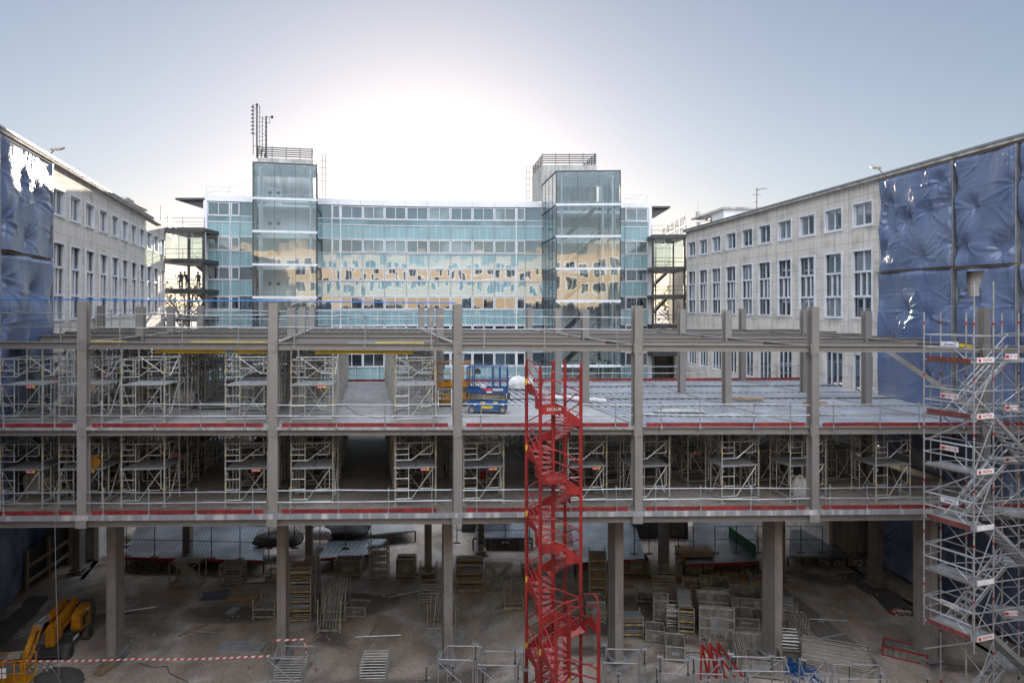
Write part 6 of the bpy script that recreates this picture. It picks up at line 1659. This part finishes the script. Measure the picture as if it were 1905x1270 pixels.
# ================================================================ RAISED DECKS, FENCES AND CLUTTER BEYOND THE COLUMNS
def raised(label, px, z, m_, ribs=True, red=True, rot=0):
    pts = [PG(x, y, z) for x, y in px]; t = thing('raised_deck', label, 'raised deck', (pts[0].x, pts[0].y, 0), 0, 'raised decks in the courtyard')
    b = MB(); b.plate([p - V3((0, 0, .12)) for p in pts], (0, 0, .12)); b.build('deck_plate', m_, t)
    if ribs:
        A, B, C, D_ = pts; n = int((B - A).length / .3); b = MB()
        for k in range(n):
            f = (k + .5) / n; b.bar(A.lerp(B, f) + V3((0, .05, .015)), D_.lerp(C, f) + V3((0, -.05, .015)), .12, .03)
        tag(b.build('deck_ribs', m_, t), kind='stuff')
    b = MB()
    for k in range(5):
        p = pts[0].lerp(pts[1], k / 4); b.tube((p.x, p.y + .2, 0), (p.x, p.y + .2, z - .12), .06, 6)
    b.build('legs', M['dark'], t)
    if red: b = MB(); b.bar(pts[0] + V3((0, -.03, -.03)), pts[1] + V3((0, -.03, -.03)), .04, .2); b.build('edge_board', M['toe'], t)
raised('left raised deck with a bright wet sheen behind the first columns', [(232, 1037), (488, 1043), (500, 968), (258, 968)], .9, M['deckold'])
raised('pale paved raised slab behind the corridor', [(612, 1001), (772, 986), (760, 962), (640, 962)], .9, M['conc'], False, False)
raised('dark planked deck in front of the pale paved slab', [(590, 1040), (690, 1032), (720, 1002), (612, 1002)], .85, M['deckold'])
raised('grey raised deck left of the red stair', [(880, 1000), (990, 1000), (985, 964), (890, 964)], .9, M['deckold'], True, False)
raised('corrugated raised deck right of the red stair', [(1070, 1048), (1200, 1040), (1180, 966), (1062, 966)], .9, M['deckold'])
raised('corrugated raised deck behind the timber panel stack', [(1275, 1050), (1412, 1045), (1400, 966), (1290, 966)], .9, M['deckold'])
raised('small raised deck left of the sixth ground column', [(1468, 1034), (1578, 1036), (1530, 985), (1470, 985)], .7, M['deckold'], True, False)
def mesh_fence(label, p0, p1, z0, h, n, dia=0):
    a, b = V3((p0.x, p0.y, z0)), V3((p1.x, p1.y, z0)); t = thing('mesh_fence', label, 'mesh fence', a, 0, 'dark tube fences on the raised decks')
    for k in range(n + 1):
        p = a.lerp(b, k / n); m = MB(); m.tube(p, p + V3((0, 0, h)), .03, 5); m.box(p + V3((0, 0, .03)), (.5, .2, .06)); m.build('post', M['dark'], t)
    m = MB()
    for hh in (.5, .98): m.tube(a + V3((0, 0, h * hh)), b + V3((0, 0, h * hh)), .022, 5)
    m.build('rail', M['dark'], t)
    m = MB(); L_ = (b - a).length; k = 0
    while k * .22 < L_ + h * .4:
        u = k * .22; f0 = u / L_; f1 = (u - h * .4) / L_
        if 0 <= f1 and f0 <= 1: m.tube(a.lerp(b, f1), a.lerp(b, f0) + V3((0, 0, h)), .007, 4)
        k += 1
    tag(m.build('wires', M['dark'], t), kind='stuff')
mesh_fence('mesh fence along the left raised deck', PG(235, 1034, .9), PG(500, 1040, .9), .9, 2.2, 5)
mesh_fence('mesh fence across the middle behind the second ground column', PG(500, 1020, .9), PG(690, 1018, .9), .9, 2.0, 4)
mesh_fence('tube fence left of the red stair', PG(850, 1010, .9), PG(985, 1010, .9), .9, 1.8, 3)
mesh_fence('tube fence on the deck right of the red stair', PG(1180, 1030, .9), PG(1290, 1030, .9), .9, 1.8, 4)
mesh_fence('tube fence behind the fifth ground column', PG(1330, 1028, .9), PG(1530, 1028, .9), .9, 1.8, 5)
t = thing('site_container', 'low dark site hut with pale doors behind the fourth column', 'site hut', PG(1225, 1000, 0)); p = PG(1225, 1002, 0); m = MB(); m.bb((p.x - 1.9, p.y, .0), (p.x + 2.2, p.y + 2.4, 2.6)); m.build('walls', M['dark'], t); m = MB(); m.bb((p.x + 1.0, p.y - .03, .3), (p.x + 1.9, p.y - .002, 2.3)); m.build('door', M['rackmesh'], t)
t = thing('site_container', 'dark grey hut beside the pale slab left of the red stair', 'site hut', PG(893, 990, 0)); p = PG(888, 990, 0); m = MB(); m.bb((p.x - 1.2, p.y, 0), (p.x + 2.5, p.y + 2.5, 2.8)); m.build('walls', M['dark'], t); m = MB(); m.bb((p.x - .2, p.y - .03, 1.2), (p.x + 1.9, p.y - .002, 2.0)); m.build('shutter', M['rackmesh'], t)
p = PG(1378, 1035, .5); q = PG(1406, 1046, .5); m = MB(); m.bar((p.x, p.y + 2.5, 1.0), (q.x, q.y, .9), .05, 1.5); tag(m.build('green_hoarding', mat('green_board', (.02, .11, .04), (.02, .09, .03), rough=.5)), 'green hoarding board beside the fifth ground column', 'hoarding')
for lab, px, py in (('concrete planting trough in front of the rubble bank', 1563, 1022), ('second planting trough nearer the sixth ground column', 1612, 1024)):
    p = PG(px, py); t = thing('trough', lab, 'trough', (p.x, p.y, 0)); m = MB()
    for a, b in (((-.65, -.4, 0), (.65, -.32, .5)), ((-.65, .32, 0), (.65, .4, .5)), ((-.65, -.319, 0), (-.57, .319, .5)), ((.57, -.319, 0), (.65, .319, .5))): m.bb(V3(a) + p, V3(b) + p)
    m.build('sides', M['greyconc'], t); m = MB(); m.bb(V3((-.569, -.319, .02)) + p, V3((.569, .319, .3)) + p); m.build('earth', M['soil'], t)
def lump(name, label, cat, p, sx, sy, sz, m_, seed, flat=False):
    """Bulging cloth sack with creases."""
    t = thing(name, label, cat, p); m = MB(); nu, nv = 28, 16
    for j in range(nv + 1):
        v = j / nv
        for i in range(nu):
            a = 2 * math.pi * i / nu; c, s = math.cos(a), math.sin(a); k = (abs(c) ** 5 + abs(s) ** 5) ** -.2
            rr = (1 if v < .75 else 1 - ((v - .75) / .25) ** 2 * (.96 if not flat else .96)) * (.82 + .18 * math.sin(math.pi * min(1, v / .75)))
            n1 = 1 + .16 * noise.noise(V3((c * 1.5, s * 1.5, v * 2 + seed))) + .07 * noise.noise(V3((c * 4, s * 4, v * 5 + seed)))
            z = sz * v * (1 + .25 * noise.noise(V3((c * 1.2, s * 1.2, seed * 3.0))) * v)
            m.v.append(V3((sx / 2 * k * c * rr * n1, sy / 2 * k * s * rr * n1, z)))
    for j in range(nv):
        for i in range(nu): m.f.append((j * nu + i, j * nu + (i + 1) % nu, (j + 1) * nu + (i + 1) % nu, (j + 1) * nu + i)); m.m.append(0)
    m.build('sack', m_, t, local=True, smooth=True)
    m = MB()
    for q in (-1, 1): m.path([V3((q * sx * .3, 0, sz * .9)), V3((q * sx * .38, .05, sz * 1.1)), V3((q * sx * .5, -.05, sz * .8))], .02, 5)
    m.build('loop', m_, t, local=True)
    return t
def on1(px, py):
    p = PG(px, py, Z1); q = PG(px, py, Z1 + sag(p)); return V3((q.x, q.y, Z1 + sag(q) + .003))
def on2(px, py):
    p = PG(px, py, Z2); q = PG(px, py, Z2 + .03 + sag(p)); return V3((q.x, q.y, Z2 + .03 + sag(q) + .003))
lump('bulk_bag', 'upright white bulk bag on the lower deck at the far left', 'bulk bag', on1(68, 914), 1.0, .9, 1.1, M['bag'], 1)
lump('bulk_bag', 'slumped grey bulk bag leaning beside the upright bag', 'bulk bag', on1(94, 905), .7, .8, .85, M['bag'], 2)
lump('bulk_bag', 'crumpled white bag on the upper deck left of the plank pile', 'bulk bag', on2(341, 750), 1.1, .8, .8, M['bag'], 3)
lump('bulk_bag', 'folded white sheet bundle beside the crumpled white bag', 'bulk bag', on2(316, 746), .8, .6, .6, M['bag'], 4)
lump('bulk_bag', 'round white bag on the lower deck right of the red stair', 'bulk bag', on1(1489, 920), .95, .85, .9, M['bag'], 5)
lump('bulk_bag', 'small grubby bag with red straps on the ground by the fifth column', 'bulk bag', PG(1464, 1134), .6, .5, .6, M['bag'], 6)
lump('bulk_bag', 'heap of white plastic on the upper deck behind the red stair', 'bulk bag', on2(968, 722), 1.7, 1.2, .75, M['bag'], 7, True)
lump('bulk_bag', 'long frosted bundle lying on the ribbed decking', 'bundle', on2(1262, 766) - V3((0, 0, .05)), 2.6, .4, .2, M['ply'], 9)
lump('bulk_bag', 'frosted roll of sheeting near the right end of the decking', 'bundle', on2(1370, 772) - V3((0, 0, .05)), 2.0, .4, .2, M['ply'], 10)
lump('bulk_bag', 'dark plastic covered heap on the left raised deck', 'covered heap', PG(640, 995, .9), 3.4, 1.8, 1.0, M['black'], 11)
lump('bulk_bag', 'pale sheet bundle on the dark covered heap', 'covered heap', PG(600, 1000, .9), 1.6, 1.2, .8, M['bag'], 12)
lump('bulk_bag', 'dark sheet draped over a low mound behind the second column', 'covered heap', PG(520, 1012, .9), 3.2, 1.4, .9, M['soil'], 13)
r = random.Random(3); c = on2(388, 762); t = thing('plank_pile', 'untidy pile of aluminium planks on the upper deck', 'plank pile', c)
for k in range(16):
    m = MB(); a = R(r.uniform(-8, 10)); p = c + V3((r.uniform(-.3, .4), r.uniform(-.1, 1.1), .04 + .045 * (k // 3))); L_ = r.uniform(.8, 1.05)
    m.bar(p - V3((math.cos(a), math.sin(a), 0)) * L_, p + V3((math.cos(a), math.sin(a), r.uniform(-.02, .05))) * L_, .15, .035); m.build('plank', M['galv'] if k % 3 else M['alu'], t)
for lab, px, py in (('left pale pipe lying on the ribbed decking beside the column', 1100, 748), ('right pale pipe lying on the ribbed decking', 1125, 749)):
    p = on2(px, py); m = MB(); m.lathe((0, 0, 0), [(.11, 0), (.11, 2.6), (.085, 2.6), (.085, 2.58)], 12); m.v = [p + V3((12 * 0 + .10 - v.z * .35, v.y + v.z * .3 * 0 + v.z * .94 * 0 + v.x * .3, .1 + v.x)) + V3((-v.z * .55, v.z * .6, 0)) for v in m.v]; tag(m.build('pipe', M['bag']), lab, 'pipe')
for lab, px, py, w in (('brown plank pack lying mid way on the ribbed decking', 1390, 744, 1.6), ('short brown plank pack near the tall right column', 1515, 752, 1.2)):
    p = on2(px, py); t = thing('plank_pack', lab, 'plank pack', p, R(-6))
    for k in range(3): m = MB(); m.box((.05 * k, 0, .03 + .05 * k), (w, .4, .045)); m.build('plank', M['board'], t, local=True)
for lab, x0, x1 in (('left black panel screen on the far edge of the upper deck', 1556, 1606), ('right black panel screen on the far edge of the upper deck', 1626, 1654)):
    d = 46.8; a, b = P(x0, 708, d), P(x1, 709, d); t = thing('black_screen', lab, 'panel screen', a); m = MB(); m.hexa([a, b, b + V3((0, .05, 0)), a + V3((0, .05, 0))], [a + V3((0, 0, 1.2)), b + V3((0, 0, 1.15)), b + V3((0, .05, 1.15)), a + V3((0, .05, 1.2))]); m.build('panel', M['black'], t)
    m = MB()
    for q in (a, b): m.bar(q + V3((0, .1, -.05)), q + V3((0, .1, 1.2)), .06, .06)
    m.build('posts', M['dark'], t)
p = on1(897, 893); t = thing('red_drum', 'red drum inside the shoring tower left of the red stair', 'drum', p); m = MB(); m.lathe(p, [(.2, 0), (.21, .02), (.2, .28), (.21, .3), (.2, .58), (.21, .6), (.19, .6)], 14); m.build('drum', M['red'], t)
p = node(-1 + .93, .3) + V3((.55, -.5, 0)); p = at(p, Z1 + 1.74); t = thing('cable_reel', 'orange cable reel on the platform of the far left shoring tower', 'cable reel', p); m = MB(); m.lathe(p + V3((0, 0, .25)), [(.25, -.14), (.25, -.11), (.13, -.10), (.13, .10), (.25, .11), (.25, .14)], 16, 'Y'); m.build('reel', M['lift'], t); m = MB(); m.lathe(p + V3((0, 0, .25)), [(.2, -.09), (.2, .09)], 14, 'Y'); m.build('wound_cable', M['black'], t)
# step ladder on the upper deck by the orange lift
p = on2(828, 757); t = thing('step_ladder', 'grey step ladder with wide treads beside the orange lift', 'step ladder', p, R(8)); m = MB()
for x in (-.35, .35): m.bar((x, 0, 0), (x, .8, 2.0), .05, .06); m.bar((x, 1.2, 0), (x, .85, 2.0), .04, .04)
m.build('side_rails', M['galv'], t, local=True)
for k in range(8):
    m = MB(); f = (k + .6) / 8; m.box((0, .8 * f, 2.0 * f), (.68, .2, .03)); m.build('tread', M['alu'], t, local=True)
# timber barrier and hanging dark sheet at the lower left
a, b = PG(50, 1103), PG(128, 1048); t = thing('timber_barrier', 'timber barrier with two sloping rails at the lower left', 'barrier', a)
for q in (0.0, .5, 1.0):
    p = a.lerp(b, q); m = MB(); m.bar(p, p + V3((0, 0, 2.6)), .16, .16); m.build('post', M['board'], t)
for z in (.7, 1.6): m = MB(); m.bar(a + V3((.05, -.1, z)), b + V3((.05, -.1, z)), .05, .24); m.build('rail', M['board'], t)
m = MB(); m.bar(a + V3((-.2, .1, 1.3)), b + V3((-.2, .1, 1.3)), .03, 2.4); m.build('dark_backing', M['black'], t)
p = PG(28, 1092); t = thing('plywood_sheet', 'orange brown plywood sheet standing left of the timber barrier', 'plywood sheet', p, R(15)); m = MB(); m.box((0, 0, 1.2), (1.3, .04, 2.4)); m.build('sheet', mat('plywood_orange', (.22, .11, .05), (.16, .08, .04), rough=.7, stretch=(1, 1, 5)), t, local=True)
